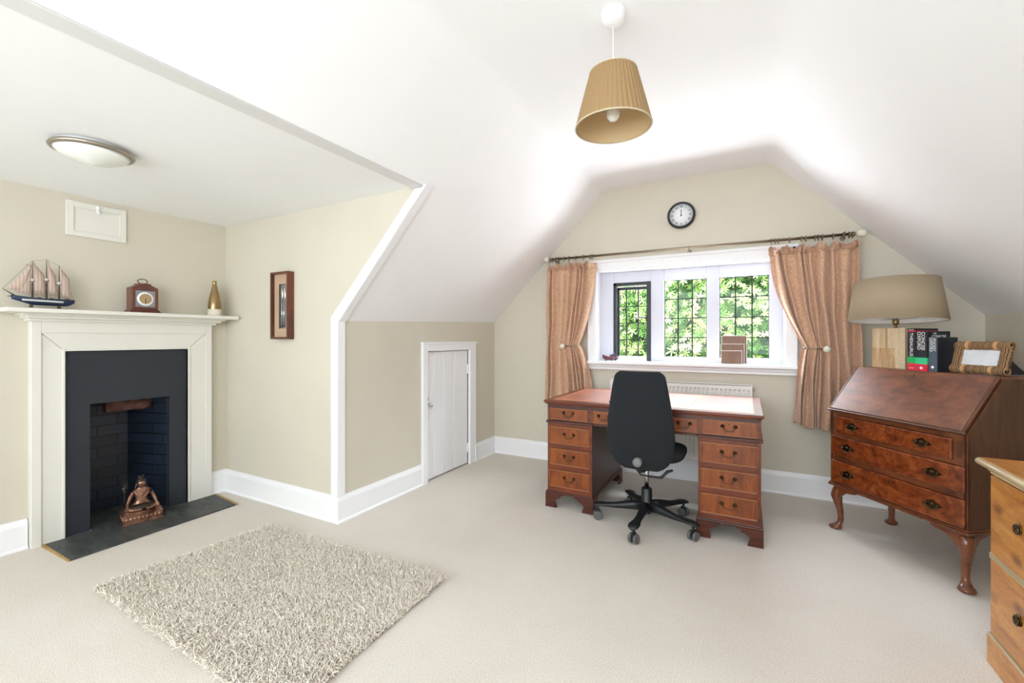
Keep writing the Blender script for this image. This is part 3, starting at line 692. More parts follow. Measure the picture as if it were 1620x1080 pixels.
def mantel_clock():
    t = thing('mantel_clock', 'small mahogany carriage style clock with a round dial on a silver plate on the mantelpiece', 'clock', (-3.585, 1.41, 1.3872), 0)
    b = B(); hw = .078
    b.box(-.05, -hw-.010, 0, .052, hw+.010, .008).box(-.045, -hw-.004, .008, .047, hw+.004, .018).box(-.04, -hw, .018, .04, hw, .022)
    b.prism([(-hw+.004, .02), (hw-.004, .02), (hw-.004, .168), (hw-.03, .182), (.035, .188), (.035, .197), (-.035, .197), (-.035, .188), (-hw+.03, .182), (-hw+.004, .168)], 'x', -.036, .036)
    b.box(.036, -hw+.006, .026, .042, hw-.006, .04).box(.036, -hw+.006, .148, .042, hw-.006, .163).box(.036, -hw+.006, .04, .042, -hw+.024, .148).box(.036, hw-.024, .04, .042, hw-.006, .148)
    b.build('case', 'clock_wood', t, bevel=.003)
    B().box(.036, -.054, .04, .0385, .054, .148).build('dial_plate', 'silver', t)
    b = B(); b.lathe([(.046, 0), (.046, .003), (.036, .0035)], (.0385, 0, .094), 'x', 32); d = b.build('dial', 'white_face', t)
    B().lathe([(.034, 0), (.034, .001)], (.0418, 0, .094), 'x', 32).build('dial_centre', 'gold_dial', d)
    b = B(); b.tube([(.0435, 0, .094), (.0435, .002, .07)], .0014, 6).tube([(.0435, 0, .094), (.0435, -.001, .062)], .001, 6).ell((.0435, 0, .094), .003, 8, 6); b.build('hands', 'ink', d)
    b = B(); b.torus((0, 0, .213), .016, .0028, 'x', 24, 8, sx=1.7).box(-.006, -.008, .196, .006, .008, .2); b.build('carry_handle', 'brass_dark', t)
mantel_clock()
def bottle():
    t = thing('bottle_vase', 'tall slim gold and white ceramic bottle vase at the right of the mantelpiece', 'vase', (-3.585, 1.862, 1.3872))
    B().lathe([(.040, 0), (.043, .003), (.043, .052)], n=32).build('white_base', 'ceramic_white', t)
    B().lathe([(.043, .052), (.044, .07), (.042, .10), (.034, .15), (.022, .20), (.014, .24), (.013, .265), (.015, .268), (.011, .269), (.010, .24)], n=32, caps=False).build('gold_body', 'gold', t)
bottle()

def vent():
    t = thing('access_hatch', 'white panelled hatch with a small catch high on the fireplace wall', 'hatch', (XF+.0006, 1.209, 1.965))
    hy, hz = .147, .108; b = B()
    b.box(0, -hy, -hz, .014, -hy+.034, hz).box(0, hy-.03, -hz, .014, hy, hz).box(0, -hy+.034, -hz, .014, hy-.03, -hz+.03).box(0, -hy+.034, hz-.034, .014, hy-.03, hz).box(0, -hy+.02, -hz+.02, .006, hy-.02, hz-.02)
    b.box(0, -hy+.034, -hz+.03, .011, -hy+.039, hz-.034).box(0, hy-.035, -hz+.03, .011, hy-.03, hz-.034).box(0, -hy+.034, -hz+.03, .011, hy-.03, -hz+.035).box(0, -hy+.034, hz-.039, .011, hy-.03, hz-.034)
    b.build('panel', 'surround', t, bevel=.0015)
    b = B(); b.lathe([(.009, 0), (.009, .012), (.006, .016)], (.012, .0, hz-.018), 'x', 16).box(.014, -.007, hz-.05, .022, .007, hz-.024).lathe([(.006, 0), (.009, .012)], (.014, 0, hz-.05), 'x', 12)
    b.build('catch', 'white_plastic', t, bevel=.001)
vent()

def flush_light():
    t = thing('ceiling_light', 'round opal glass ceiling light with a brushed metal ring over the fireplace alcove', 'ceiling light', (-2.69, .868, ZA-.0005))
    B().lathe([(.120, 0), (.120, -.012), (.128, -.016)], n=48).build('base_plate', 'white_plastic', t)
    B().lathe([(.126, -.012), (.146, -.016), (.151, -.024), (.146, -.030), (.136, -.034)], n=56, caps=False).build('metal_ring', 'nickel', t)
    B().lathe([(.136, -.033), (.115, -.048), (.085, -.062), (.05, -.073), (.02, -.080), (.006, -.083), (.0005, -.0835)], n=48).build('glass_bowl', 'opal', t)
flush_light()

def picture():
    t = thing('picture_frame', 'deep brown box frame holding two silver spoons on a tan mount, on the alcove wall', 'framed picture', (-2.935, YA-.0006, 1.452))
    hw, hh, dp, w = .100, .240, .05, .016
    b = B(); b.box(-hw, -dp, -hh, -hw+w, 0, hh).box(hw-w, -dp, -hh, hw, 0, hh).box(-hw+w, -dp, -hh, hw-w, 0, -hh+w).box(-hw+w, -dp, hh-w, hw-w, 0, hh)
    b.build('frame', 'frame_wood', t, bevel=.0015)
    b = B(); b.box(-hw+w, -.026, -hh+w, -.036, -.022, hh-w).box(.044, -.026, -hh+w, hw-w, -.022, hh-w).box(-.036, -.026, -hh+w, .044, -.022, -hh+.075).box(-.036, -.026, hh-.085, .044, -.022, hh-w)
    b.build('mount', 'mount', t)
    B().box(-.04, -.012, -hh+.07, .048, -.006, hh-.08).build('backing', 'silver', t)
    for x, sg in ((-.012, 1), (.016, -1)):
        b = B(); b.ell((x, -.018, .085), (.014, .005, .045)).tube([(x, -.018, .05), (x+.003*sg, -.019, -.05), (x, -.018, -.155)], [.004, .003, .0055], 8); b.build('spoon', 'chrome', t)
    B().box(-hw+w, -.0425, -hh+w, hw-w, -.0405, hh-w).build('glazing', 'glass', t)
picture()

# ================================================================ PENDANT
def pendant():
    t = thing('pendant_light', 'pendant light with a pleated gold fabric shade hanging from the ceiling', 'pendant light', (-.5, 1.839, ZC-.0005))
    B().lathe([(.050, 0), (.052, -.004), (.049, -.03), (.046, -.045), (.030, -.056), (.012, -.060)], n=40).build('ceiling_rose', 'white_plastic', t)
    B().tube([(0, 0, -.058), (0, 0, -.33)], .0028, 8).build('cord', 'white_plastic', t)
    zt, zb, rt, rb = -.262, -.492, .098, .158; NP = 46
    def fn(u, v):
        a = 2*PI*u; r = rt+(rb-rt)*v; k = 2*abs(math.cos(NP*a/2))-1; r *= 1+.020*k*(1-.2*v); return (r*math.cos(a), r*math.sin(a), zt+(zb-zt)*v)
    B().grid(fn, NP*4, 8, cu=True).build('lamp_shade', 'silk', t)
    B().grid(lambda u, v: ((rt-.005+(rb-rt)*v)*math.cos(2*PI*u), (rt-.005+(rb-rt)*v)*math.sin(2*PI*u), zt+.002+(zb-zt)*v), 64, 8, cu=True).build('shade_lining', 'silk_in', t)
    B().torus((0, 0, zb), rb, .0035, n=64).build('bottom_trim', 'shade_rim', t); B().torus((0, 0, zt), rt, .003, n=64).build('top_trim', 'shade_rim', t)
    b = B(); b.torus((0, 0, zt-.03), .022, .0015)
    for i in range(3): a = i*2*PI/3; b.tube([(.02*math.cos(a), .02*math.sin(a), zt-.03), (rt*.99*math.cos(a), rt*.99*math.sin(a), zt-.004)], .0015, 6)
    b.build('shade_carrier', 'white_plastic', t)
    B().lathe([(.014, -.30), (.018, -.32), (.018, -.375), (.013, -.38)], n=20).build('lamp_holder', 'white_plastic', t)
    B().lathe([(.0125, -.378), (.016, -.392), (.026, -.412), (.030, -.432), (.026, -.452), (.014, -.465), (.001, -.468)], n=28).build('bulb', 'opal', t)
pendant()

# ================================================================ WALL CLOCK
def wall_clock():
    t = thing('wall_clock', 'round wall clock with black rim and Roman numerals above the window', 'clock', (-.497, YG-.0005, 2.281))
    B().lathe([(.112, 0), (.116, -.012), (.113, -.028), (.106, -.038), (.099, -.040), (.0965, -.034), (.0965, -.018)], ax='y', n=56, caps=False).build('rim', 'clock_rim', t)
    d = B().lathe([(.098, -.012), (.098, -.018), (.001, -.018)], ax='y', n=56).build('dial', 'white_face', t)
    nums = ['XII', 'I', 'II', 'III', 'IIII', 'V', 'VI', 'VII', 'VIII', 'IX', 'X', 'XI']
    for i, s_ in enumerate(nums):
        a = PI/2-i*PI/6; R = .073; c = (R*math.cos(a), -.0188, R*math.sin(a)); ex = (math.sin(a), 0, -math.cos(a)); ey = (math.cos(a), 0, math.sin(a))
        text(s_, .027, 'ink', d, basis(c, ex, ey), name='numeral', sx=.8)
    b = B(); b.tube([(0, -.020, -.01), (.001, -.020, .045)], .0022, 6).ell((0, -.020, 0), (.006, .002, .006), 12, 6); b.build('hour_hand', 'ink', d)
    b = B(); b.tube([(0, -.0215, -.012), (-.001, -.0215, .050)], .0015, 6); b.build('minute_hand', 'ink', d)
wall_clock()

# ================================================================ CURTAINS
PY, PZ = 3.94, 1.982
def pole():
    t = thing('curtain_pole', 'pewter curtain pole with cream ball finials above the window', 'curtain pole', (-.5, PY, PZ))
    b = B(); b.tube([(-1.185, 0, .006), (1.19, 0, -.010)], .0105, 14)
    for x in (-1.185, -1.17, 1.165, 1.185): b.lathe([(.013, -.006), (.0165, 0), (.013, .006)], (x, 0, .006-.0067*(x+1.185)), 'x', 16)
    b.build('rod', 'pole', t)
    for x in (-1.225, 1.228):
        B().ell((x, 0, .006 if x < 0 else -.010), (.030, .028, .028), 20, 12).build('finial', 'cream', t)
    for x in (-1.145, .07, 1.13):
        b = B(); b.tube([(x, 0, -.012), (x, .03, -.022), (x, .088, -.022)], .005, 8).lathe([(.018, .084), (.018, .0885)], (x, 0, -.022), 'y', 16).torus((x, 0, -.001), .0125, .003, 'x', 16, 6)
        b.build('bracket', 'pole', t)
    return t
pole()
def curtain(xs_top, xs_tie, xs_bot, zt, ztie, zb, label, sag, knobx, armx, tlabel, ringxs, seed, nf):
    rr = random.Random(seed)
    x0 = xs_top[1]; t = thing('curtain', label, 'curtain', (x0, PY, 0))
    amp = [rr.uniform(.45, 1.5) for _ in range(nf+2)]; off = [rr.uniform(-.25, .25) for _ in range(nf+2)]
    def pos(u, z):
        if z >= ztie:
            s_ = ((zt-z)/(zt-ztie)); s_ = max(0, min(1, s_)); k0 = s_**sag; xs = [a+(c-a)*k0 for a, c in zip(xs_top, xs_tie)]; pin = s_**2.2
        else:
            s_ = (ztie-z)/(ztie-zb); k0 = s_**.55; xs = [a+(c-a)*k0 for a, c in zip(xs_tie, xs_bot)]; pin = max(0, 1-s_*2.2)**1.3
        us = .60
        x = xs[0]+(xs[1]-xs[0])*(u/us) if u < us else xs[1]+(xs[2]-xs[1])*((u-us)/(1-us))
        ph = max(0, min(nf, nf*(u+.030*math.sin(2*PI*1.6*u+seed)+.022*math.sin(2*PI*3.3*u+2*seed)))); i = int(ph)
        a = amp[i]*(1-(ph-i))+amp[i+1]*(ph-i); o_ = off[i]*(1-(ph-i))+off[i+1]*(ph-i)
        near = 1-pin*(1 if u < us else max(0, 1-(u-us)*4))*.62
        A = .036*a*near*(.75+.35*min(1, abs(z-zt)*2))
        w = math.sin(2*PI*(ph+o_+.10*math.sin(z*5+u*9)))
        w = math.copysign(abs(w)**.8, w)
        y = A*w-.006-pin*(.035 if u < us else .0)
        return x+.004*math.sin(z*11+u*20), y, z
    zs = [zt-(zt-zb)*j/69 for j in range(70)]
    b = B()
    hem = lambda u: .010*math.sin(u*17)+.012*math.sin(u*6.3+seed)
    def fn(u, v):
        z = zt-(zt-zb)*v; x, y, _ = pos(u, z); return (x-x0, y, z+(hem(u)*v**8))
    b.grid(fn, nf*14, 80)
    b.build('cloth', 'curtain', t, solid=.003)
    # frilled heading standing above the gathering tape
    def fh(u, v):
        x, y, _ = pos(u, zt-.002); ph = u*nf*2.2; k_ = math.sin(PI*min(1, v*.9))
        flop = .5+.5*math.sin(ph*1.7+seed*2)
        return (x-x0+(u-.5)*.03*k_+.010*math.sin(ph*4.3+3*v)*k_, y*.9-.014*k_-.030*flop*v+.024*math.sin(2*PI*ph+1.5*v)*(.4+v), zt-.014+.072*v-.040*flop*v*v)
    b = B(); b.grid(fh, nf*26, 9); b.build('frilled_heading', 'curtain', t, solid=.003)
    for x in ringxs:
        b = B(); b.torus((x-x0, 0, PZ-.0+.006-.0067*(x+1.685)-.006), .0215, .0032, 'x', 20, 6).tube([(x-x0, -.0, PZ-.0215), (x-x0, -.004, PZ-.036)], .0018, 6); b.build('ring', 'pole', t)
    h = thing('curtain_holdback', tlabel, 'curtain holdback', (knobx, YG-.0005, ztie-.012), group=None)
    yk = -.150
    B().lathe([(.018, 0), (.018, -.004), (.008, -.008), (.007, yk)], ax='y', n=16).build('stem', 'pole', h)
    B().ell((0, yk-.018, 0), (.025, .023, .025), 20, 12).build('knob', 'cream', h)
    d = armx-knobx; sg = 1 if d > 0 else -1
    b = B(); b.tube([(0, yk+.006, .001), (d*.45, yk-.002, .004), (d*.85, yk+.004, .006), (d, yk+.018, .008), (d*1.02, yk+.045, .008), (d*1.0, yk+.075, .008)], [.0055, .005, .0055, .006, .005, .004], 10); b.build('hook_arm', 'pole', h)
rings_l = [-1.70, -1.672, -1.63, -1.605, -1.55, -1.50, -1.43, -1.355, -1.29, -1.268]
rings_r = [.17, .195, .215, .29, .365, .392, .45, .47, .495, .56, .62, .655, .675]
curtain((-1.235, -1.50, -1.722), (-1.385, -1.53, -1.738), (-1.25, -1.50, -1.748), 1.885, 1.155, .60, 'salmon curtain tied back at the left side of the window', 1.7, -1.535, -1.385,
        'holdback with cream knob around the left curtain', rings_l, 3, 8)
curtain((.155, .47, .705), (.375, .50, .722), (.315, .50, .735), 1.872, 1.150, .555, 'salmon curtain tied back at the right side of the window', 1.6, .513, .376,
        'holdback with cream knob around the right curtain', rings_r, 8, 9)

# ================================================================ RADIATOR
def radiator():
    t = thing('radiator', 'white panel radiator under the window behind the desk', 'radiator', (-.53, 3.97, .195))
    x0, x1, h = -.572, .572, .645
    b = B(); n = 34; pts = []
    def fn(u, v):
        p = u*n; f = p-int(p); gr = .010*(0 if f < .25 or f > .75 else 1)
        k_ = 1 if .07 < v < .93 else 0
        return (x0+.012+(x1-x0-.024)*u, -.022+gr*k_, v*h)
    pu = [0]
    for i in range(n): pu += [(i+.22)/n, (i+.30)/n, (i+.70)/n, (i+.78)/n]
    pu.append(1); pv = [0, .05, .075, .925, .95, 1]
    vs = []
    for v in pv:
        for i, u in enumerate(pu):
            j = (i-1) % 4 if 0 < i < len(pu)-1 else 0
            gr = .012 if (j in (1, 2)) and .05 < v < .95 else 0
            vs.append((x0+.01+(x1-x0-.02)*u, -.024+gr, v*h))
    m = len(pu); b.add(vs, [(a*m+i, a*m+i+1, (a+1)*m+i+1, (a+1)*m+i) for a in range(5) for i in range(m-1)])
    b.box(x0+.01, -.0095, .004, x1-.01, -.004, h-.006)
    b.build('front_panel', 'rad', t, fix=False)
    B().box(x0, -.024, 0, x0+.012, .03, h+.004).box(x1-.012, -.024, 0, x1, .03, h+.004).build('side_covers', 'rad', t, bevel=.003)
    b = B()
    for i in range(76): xx = x0+.016+i*(x1-x0-.032)/75; b.box(xx-.0035, -.022, h-.004, xx+.0035, .028, h+.005)
    b.box(x0+.012, -.024, h-.004, x1-.012, -.019, h+.006).box(x0+.012, .024, h-.004, x1-.012, .029, h+.006); b.build('top_grille', 'rad', t)
    b = B(); b.lathe([(.008, 0), (.008, .014), (.005, .018)], (x1, 0, h-.03), 'x', 12); b.build('bleed_valve', 'chrome', t)
    b = B(); b.box(x1-.15, .0, .1, x1-.12, .0595, .5).box(x0+.12, .0, .1, x0+.15, .0595, .5); b.build('wall_bracket', 'rad', t)
    b = B(); b.tube([(x1+.02, .005, -.195), (x1+.02, .005, .03), (x1-.004, .005, .04)], .0075, 10).lathe([(.016, 0), (.018, .03), (.014, .05)], (x1+.02, .005, .02), n=16); b.build('pipe_and_valve', 'white_plastic', t)
radiator()

# ================================================================ PEDESTAL DESK
def bail(w=.07, drop=.026, r=.0028, rose=.011):
    """swan-neck drop handle facing -y, centred on the origin"""
    b = B()
    for s_ in (-1, 1):
        b.lathe([(rose, 0), (rose*1.05, -.003), (rose*.7, -.006), (rose*.45, -.010)], (s_*w/2, 0, 0), 'y', 14); b.ell((s_*w/2, -.012, 0), (.0058, .006, .0058), 10, 8)
    P = [(-w/2, -.014, 0), (-w/2-.001, -.015, -.008), (-w/2+.007, -.016, -.014), (-w/2+.010, -.016, -drop+.004), (-w/2+.018, -.017, -drop), (0, -.017, -drop-.002)]
    P += [(-x, y, z) for x, y, z in P[-2::-1]]
    b.tube(P, [r*.8]*2+[r*1.1]*2+[r, r*1.25, r]+[r*1.1]*2+[r*.8]*2, 8); return b
def keyh(z=.0, sc=1):
    b = B(); b.ell((0, -.0004, z), (.0035*sc, .0012, .0035*sc), 10, 6).box(-.0016*sc, -.0014, z-.010*sc, .0016*sc, 0, z); return b
def desk():
    t = thing('pedestal_desk', 'mahogany pedestal desk with red leather top beneath the window', 'desk', (-.6, 3.31, 0))
    X = lambda x: x+.6; yf, ybk = 2.92-3.31, 3.70-3.31
    # desktop: frame with moulded edge
    b = B(); tx0, tx1, ty0, ty1 = X(-1.290), X(.090), 2.878-3.31, 3.742-3.31
    b.box(tx0, ty0, .757, tx1, ty1, .775).box(tx0+.008, ty0+.008, .748, tx1-.008, ty1-.008, .758)
    top = b.build('desktop', 'desk', t, bevel=.005)
    xs = [tx0+.05, tx0+.05+.36, tx1-.05-.36, tx1-.05]
    for i in range(3):
        a, c = xs[i]+.001, xs[i+1]-.001; d0, d1 = ty0+.05, ty1-.05
        l = B().box(a, d0, .7745, c, d1, .7762).build('leather_panel', 'leather', top, bevel=.0006)
        g = B()
        for ins, w in ((.004, .003), (.024, .0025), (.03, .0012)):
            x0, x1, y0, y1 = a+ins, c-ins, d0+ins, d1-ins
            g.box(x0, y0, .776, x1, y0+w, .77665).box(x0, y1-w, .776, x1, y1, .77665).box(x0, y0, .776, x0+w, y1, .77665).box(x1-w, y0, .776, x1, y1, .77665)
        g.build('gilt_border', 'gilt', l)
    # frieze case
    b = B(); b.box(X(-1.275), yf+.004, .625, X(.075), ybk, .750)
    b.build('upper_case', 'desk_dark', t, bevel=.002)
    b = B(); b.box(X(-1.285), yf-.008, .609, X(.085), ybk+.008, .624); 
    # cut centre: moulding only over the pedestals, thin rail between
    b = B()
    for (a, c) in ((-1.285, -.935), (-.272, .085)): b.box(X(a), yf-.008, .607, X(c), ybk+.008, .625)
    b.box(X(-.935), yf, .612, X(-.272), yf+.02, .626).box(X(-.935), ybk-.02, .612, X(-.272), ybk, .626)
    b.build('waist_moulding', 'desk_dark', t, bevel=.004)
    # stiles of the frieze front
    b = B()
    for (a, c) in ((-1.275, -1.264), (-.970, -.945), (-.264, -.245), (.060, .075)): b.box(X(a), yf, .626, X(c), yf+.01, .75)
    b.box(X(-1.275), yf, .738, X(.075), yf+.01, .75); b.build('front_rail', 'desk', t, bevel=.001)
    def drawer(xa, xb, za, zb, hs, key, parent=t):
        xa, xb = X(xa), X(xb); cx, cz = (xa+xb)/2, (za+zb)/2
        d = B().box(xa+.006, yf-.001, za+.006, xb-.006, yf+.02, zb-.006).build('drawer', 'desk_drawer', parent, bevel=.001)
        w = .004; b = B()
        b.box(xa, yf-.005, za, xb, yf+.016, za+w).box(xa, yf-.005, zb-w, xb, yf+.016, zb).box(xa, yf-.005, za+w, xa+w, yf+.016, zb-w).box(xb-w, yf-.005, za+w, xb, yf+.016, zb-w)
        b.box(xa+w, yf-.0025, za+w, xb-w, yf+.01, za+w+.003).box(xa+w, yf-.0025, zb-w-.003, xb-w, yf+.01, zb-w)
        b.build('cock_bead', 'bead', d, bevel=.001)
        for h in hs: bail().build('handle', 'brass_dark', d, loc=(X(h) if h is not None else cx, yf-.001, cz+.012))
        if key: keyh().build('keyhole', 'keyhole', d, loc=(cx, yf-.001, cz+.024))
    drawer(-1.262, -.971, .634, .716, [None], 1); drawer(-.943, -.266, .632, .716, [-.86, -.345], 1); drawer(-.243, .058, .632, .722, [None], 1)
    for (a, c) in ((-1.275, -.942), (-.263, .075)):
        b = B(); b.box(X(a), yf+.008, .118, X(c), ybk, .609); pd = b.build('pedestal', 'desk_dark', t, bevel=.002)
        b = B(); b.box(X(a), yf, .118, X(a)+.016, yf+.01, .609).box(X(c)-.022, yf, .118, X(c), yf+.01, .609)
        for z0, z1 in ((.118, .148), (.274, .306), (.426, .458), (.586, .609)): b.box(X(a)+.016, yf, z0, X(c)-.022, yf+.01, z1)
        b.build('drawer_frame', 'desk', pd, bevel=.0015)
        for z0, z1 in ((.150, .272), (.308, .424), (.460, .584)): drawer(a+.014, c-.020, z0, z1, [None], 0)
        b = B(); b.box(X(a)-.012, yf-.012, .100, X(c)+.012, ybk+.012, .112).box(X(a)-.007, yf-.007, .112, X(c)+.007, ybk+.007, .120); b.build('plinth_moulding', 'desk_dark', t, bevel=.003)
        fx0, fx1, fy, by = X(a)-.012, X(c)+.012, yf-.012, ybk+.012
        prof = [(0, .100), (.145, .100), (.118, .088), (.108, .072), (.098, .070), (.088, .062), (.080, .060), (.070, .050), (.070, .035), (.078, .018), (.082, .001), (.0, .001)]
        for sx in (0, 1):
            for sy in (0, 1):
                b = B(); px = [((fx0+u) if not sx else (fx1-u), z) for u, z in prof]; y_ = fy if not sy else by-.018
                b.prism(px, 'y', y_, y_+.018)
                py = [((fy+.0175+u*.8) if not sy else (by-.0175-u*.8), z) for u, z in prof]; x_ = fx0 if not sx else fx1-.018
                b.prism(py, 'x', x_, x_+.018); b.build('bracket_foot', 'desk_dark', t)
desk()
o = B().box(-.04, -.03, 0, .04, .03, .008).build('pocket_notebook', 'navy_cover', None, bevel=.002, loc=(-.795, 2.985, .7768)); o.rotation_euler = (0, 0, .5)
props(o, 'small dark notebook lying on the desk top behind the office chair', 'notebook')

# ================================================================ OFFICE CHAIR
def office_chair():
    cx, cy = -.577, 2.942
    t = thing('office_chair', 'black swivel office chair with tall padded back at the desk', 'office chair', (cx, cy, 0))
    angs = [math.radians(a) for a in (-92.5, -20.5, 51.5, 123.5, 194)]
    B().lathe([(.030, .075), (.038, .085), (.042, .14), (.035, .150), (.033, .235), (.028, .24)], n=24).build('base_hub', 'plastic_black', t)
    for a in angs:
        R = .315; c_, s_ = math.cos(a), math.sin(a); b = B()
        st = [(.02, .125, .030, .040), (.10, .122, .026, .033), (.20, .108, .022, .021), (.26, .106, .027, .016), (.30, .106, .036, .014), (.335, .101, .031, .012), (.350, .095, .012, .008)]
        vs = []
        for r, z, w, h in st:
            for q in range(10):
                an = 2*PI*q/10; xx = r; yy = w*math.cos(an); zz = z+h*math.sin(an)*(.8 if math.sin(an) > 0 else 1)
                vs.append((xx*c_-yy*s_, xx*s_+yy*c_, zz))
        m = len(st); b.add(vs, [(i*10+q, i*10+(q+1) % 10, (i+1)*10+(q+1) % 10, (i+1)*10+q) for i in range(m-1) for q in range(10)]+[tuple(range(10))[::-1], tuple((m-1)*10+q for q in range(10))], True)
        b.build('base_leg', 'plastic_black', t)
        # caster
        px, py = R*c_, R*s_; ra = a+random.uniform(-.9, .9) if a != angs[0] else -0.35
        if a == angs[4]: ra = -1.2
        if a == angs[1]: ra = -.5
        w_ = B(); w_.tube([(px, py, .05), (px, py, .100)], .008, 10)
        dx, dy = math.cos(ra), math.sin(ra)
        w_.box(-.008, -.017, .022, .008, .017, .066); 
        st0 = len(w_.V)-8; w_.xf(Matrix.Translation((px, py, 0)) @ Matrix.Rotation(ra, 4, 'Z'), st0)
        ca = w_.build('caster', 'plastic_black', t, bevel=.003)
        for sd in (-1, 1):
            k_ = B(); k_.lathe([(.020, -.0075), (.029, -.006), (.030, 0), (.029, .006), (.024, .0085), (.018, .009), (.016, .0075)], (0, 0, 0), 'x', 24)
            k_.xf(Matrix.Translation((px, py, .0302)) @ Matrix.Rotation(ra, 4, 'Z') @ Matrix.Translation((sd*.017, 0, 0)))
            k_.build('wheel', 'wheel', ca)
    B().tube([(0, 0, .235), (0, 0, .41)], .0135, 16).build('gas_lift', 'chrome', t)
    b = B(); b.box(-.10, -.13, .395, .10, .12, .425); b.build('mechanism', 'plastic_black', t, bevel=.012)
    # seat
    b = B()
    def seat(u, v):
        a = 2*PI*u; ph = (v-.5)*PI; e = .55
        cx_ = math.copysign(abs(math.cos(a))**e, math.cos(a)); sx_ = math.copysign(abs(math.sin(a))**e, math.sin(a)); r = math.cos(ph)**.35
        x, y = .235*cx_*r, .225*sx_*r+.05
        z = .475+.045*math.sin(ph)+(.010 if v > .5 else 0)*abs(x)/.23+(.015*(y/.2)**2 if y < 0 else -.025*max(0, y-.15)/.12)
        return (x, y, z)
    b.grid(seat, 40, 14, cu=True); b.build('seat', 'fabric_black', t)
    # backrest: padded shell, outside faces the camera (-y)
    yb = -.205
    def W_(s_):  # half width over height s 0 (bottom)..1 (top)
        pts = [(0, .10), (.03, .138), (.08, .168), (.16, .192), (.30, .205), (.48, .200), (.68, .183), (.86, .164), (.95, .152), (.985, .138), (1, .12)]
        for (a, wa), (c, wc) in zip(pts, pts[1:]):
            if s_ <= c: return wa+(wc-wa)*(s_-a)/(c-a)
        return pts[-1][1]
    def back(u, v):
        s_ = v; z = .405+.612*s_; w = W_(s_); a = 2*PI*u; th = .034*(min(1, s_/.07, (1-s_)/.05+.0))**.5 if 0 < s_ < 1 else .004
        cc, ss = math.cos(a), math.sin(a); x = w*math.copysign(abs(cc)**.6, cc); y = th*math.copysign(abs(ss)**.75, ss)
        bow = .035*(x/.2)**2*(-1)*-1; lean = -.05*(s_-.3)-.03*math.sin(PI*s_)
        return (x, yb+y+bow*.9+lean, z)
    b = B(); b.grid(back, 48, 40, cu=True)
    o_ = len(b.V); b.F.append(tuple(range(48))[::-1]); b.S.append(True); b.I.append(0); b.F.append(tuple(range(39*48, 40*48))); b.S.append(True); b.I.append(0)
    b.build('backrest', 'fabric_black', t)
    b = B(); b.tube([(0, -.20, .46), (0, -.19, .415), (0, -.10, .395), (0, 0, .405)], [.02, .03, .030, .03], 12, flat=1); b.build('back_support', 'plastic_black', t)
    b = B(); b.lathe([(.026, .03), (.028, .0), (.028, -.012), (.024, -.020), (.010, -.022)], (-.003, -.262, .470), 'y', 28); b.build('adjuster_knob', 'grey_plastic', t)
    for z, x1_, dy in ((.345, .165, -.03), (.44, .225, .03)):
        b = B(); b.tube([(-.05, -.08, z+.03), (-.02, -.09, z), (.06, -.09, z-.004), (.11, -.08+dy, z+.006), (.145, -.07+dy, z+.045), (x1_+.01, -.06+dy, z+.055)], [.005, .006, .007, .009, .010, .007], 8)
        b.build('lever', 'plastic_black', t)
office_chair()

# ================================================================ BUREAU
def plate_handle(w=.075):
    b = B(); n = 34
    out = []
    for i in range(n):
        a = 2*PI*i/n; r = 1+.16*math.cos(4*a)+.10*math.cos(8*a+.6); out.append((w*.5*r*math.cos(a)*1.0, .021*r*math.sin(a)))
    b.prism(out, 'y', -.0025, 0)
    for s_ in (-1, 1): b.lathe([(.006, 0), (.007, -.006), (.004, -.010)], (s_*w*.36, 0, .002), 'y', 10)
    P = [(-w*.36, -.011, .002), (-w*.40, -.012, -.010), (-w*.26, -.014, -.018), (-w*.12, -.015, -.022), (0, -.015, -.020)]; P += [(-x, y, z) for x, y, z in P[-2::-1]]
    b.tube(P, .0024, 8); b.ell((0, -.004, .004), (.010, .004, .006), 10, 6); return b
BW, BD = .752, .45
Lc = Vector((.484, 3.452, 0)); dn = Vector((.5960364, -.8029574, 0)); nn = Vector((.8029574, .5960364, 0))
brz = math.atan2(dn.y, dn.x)
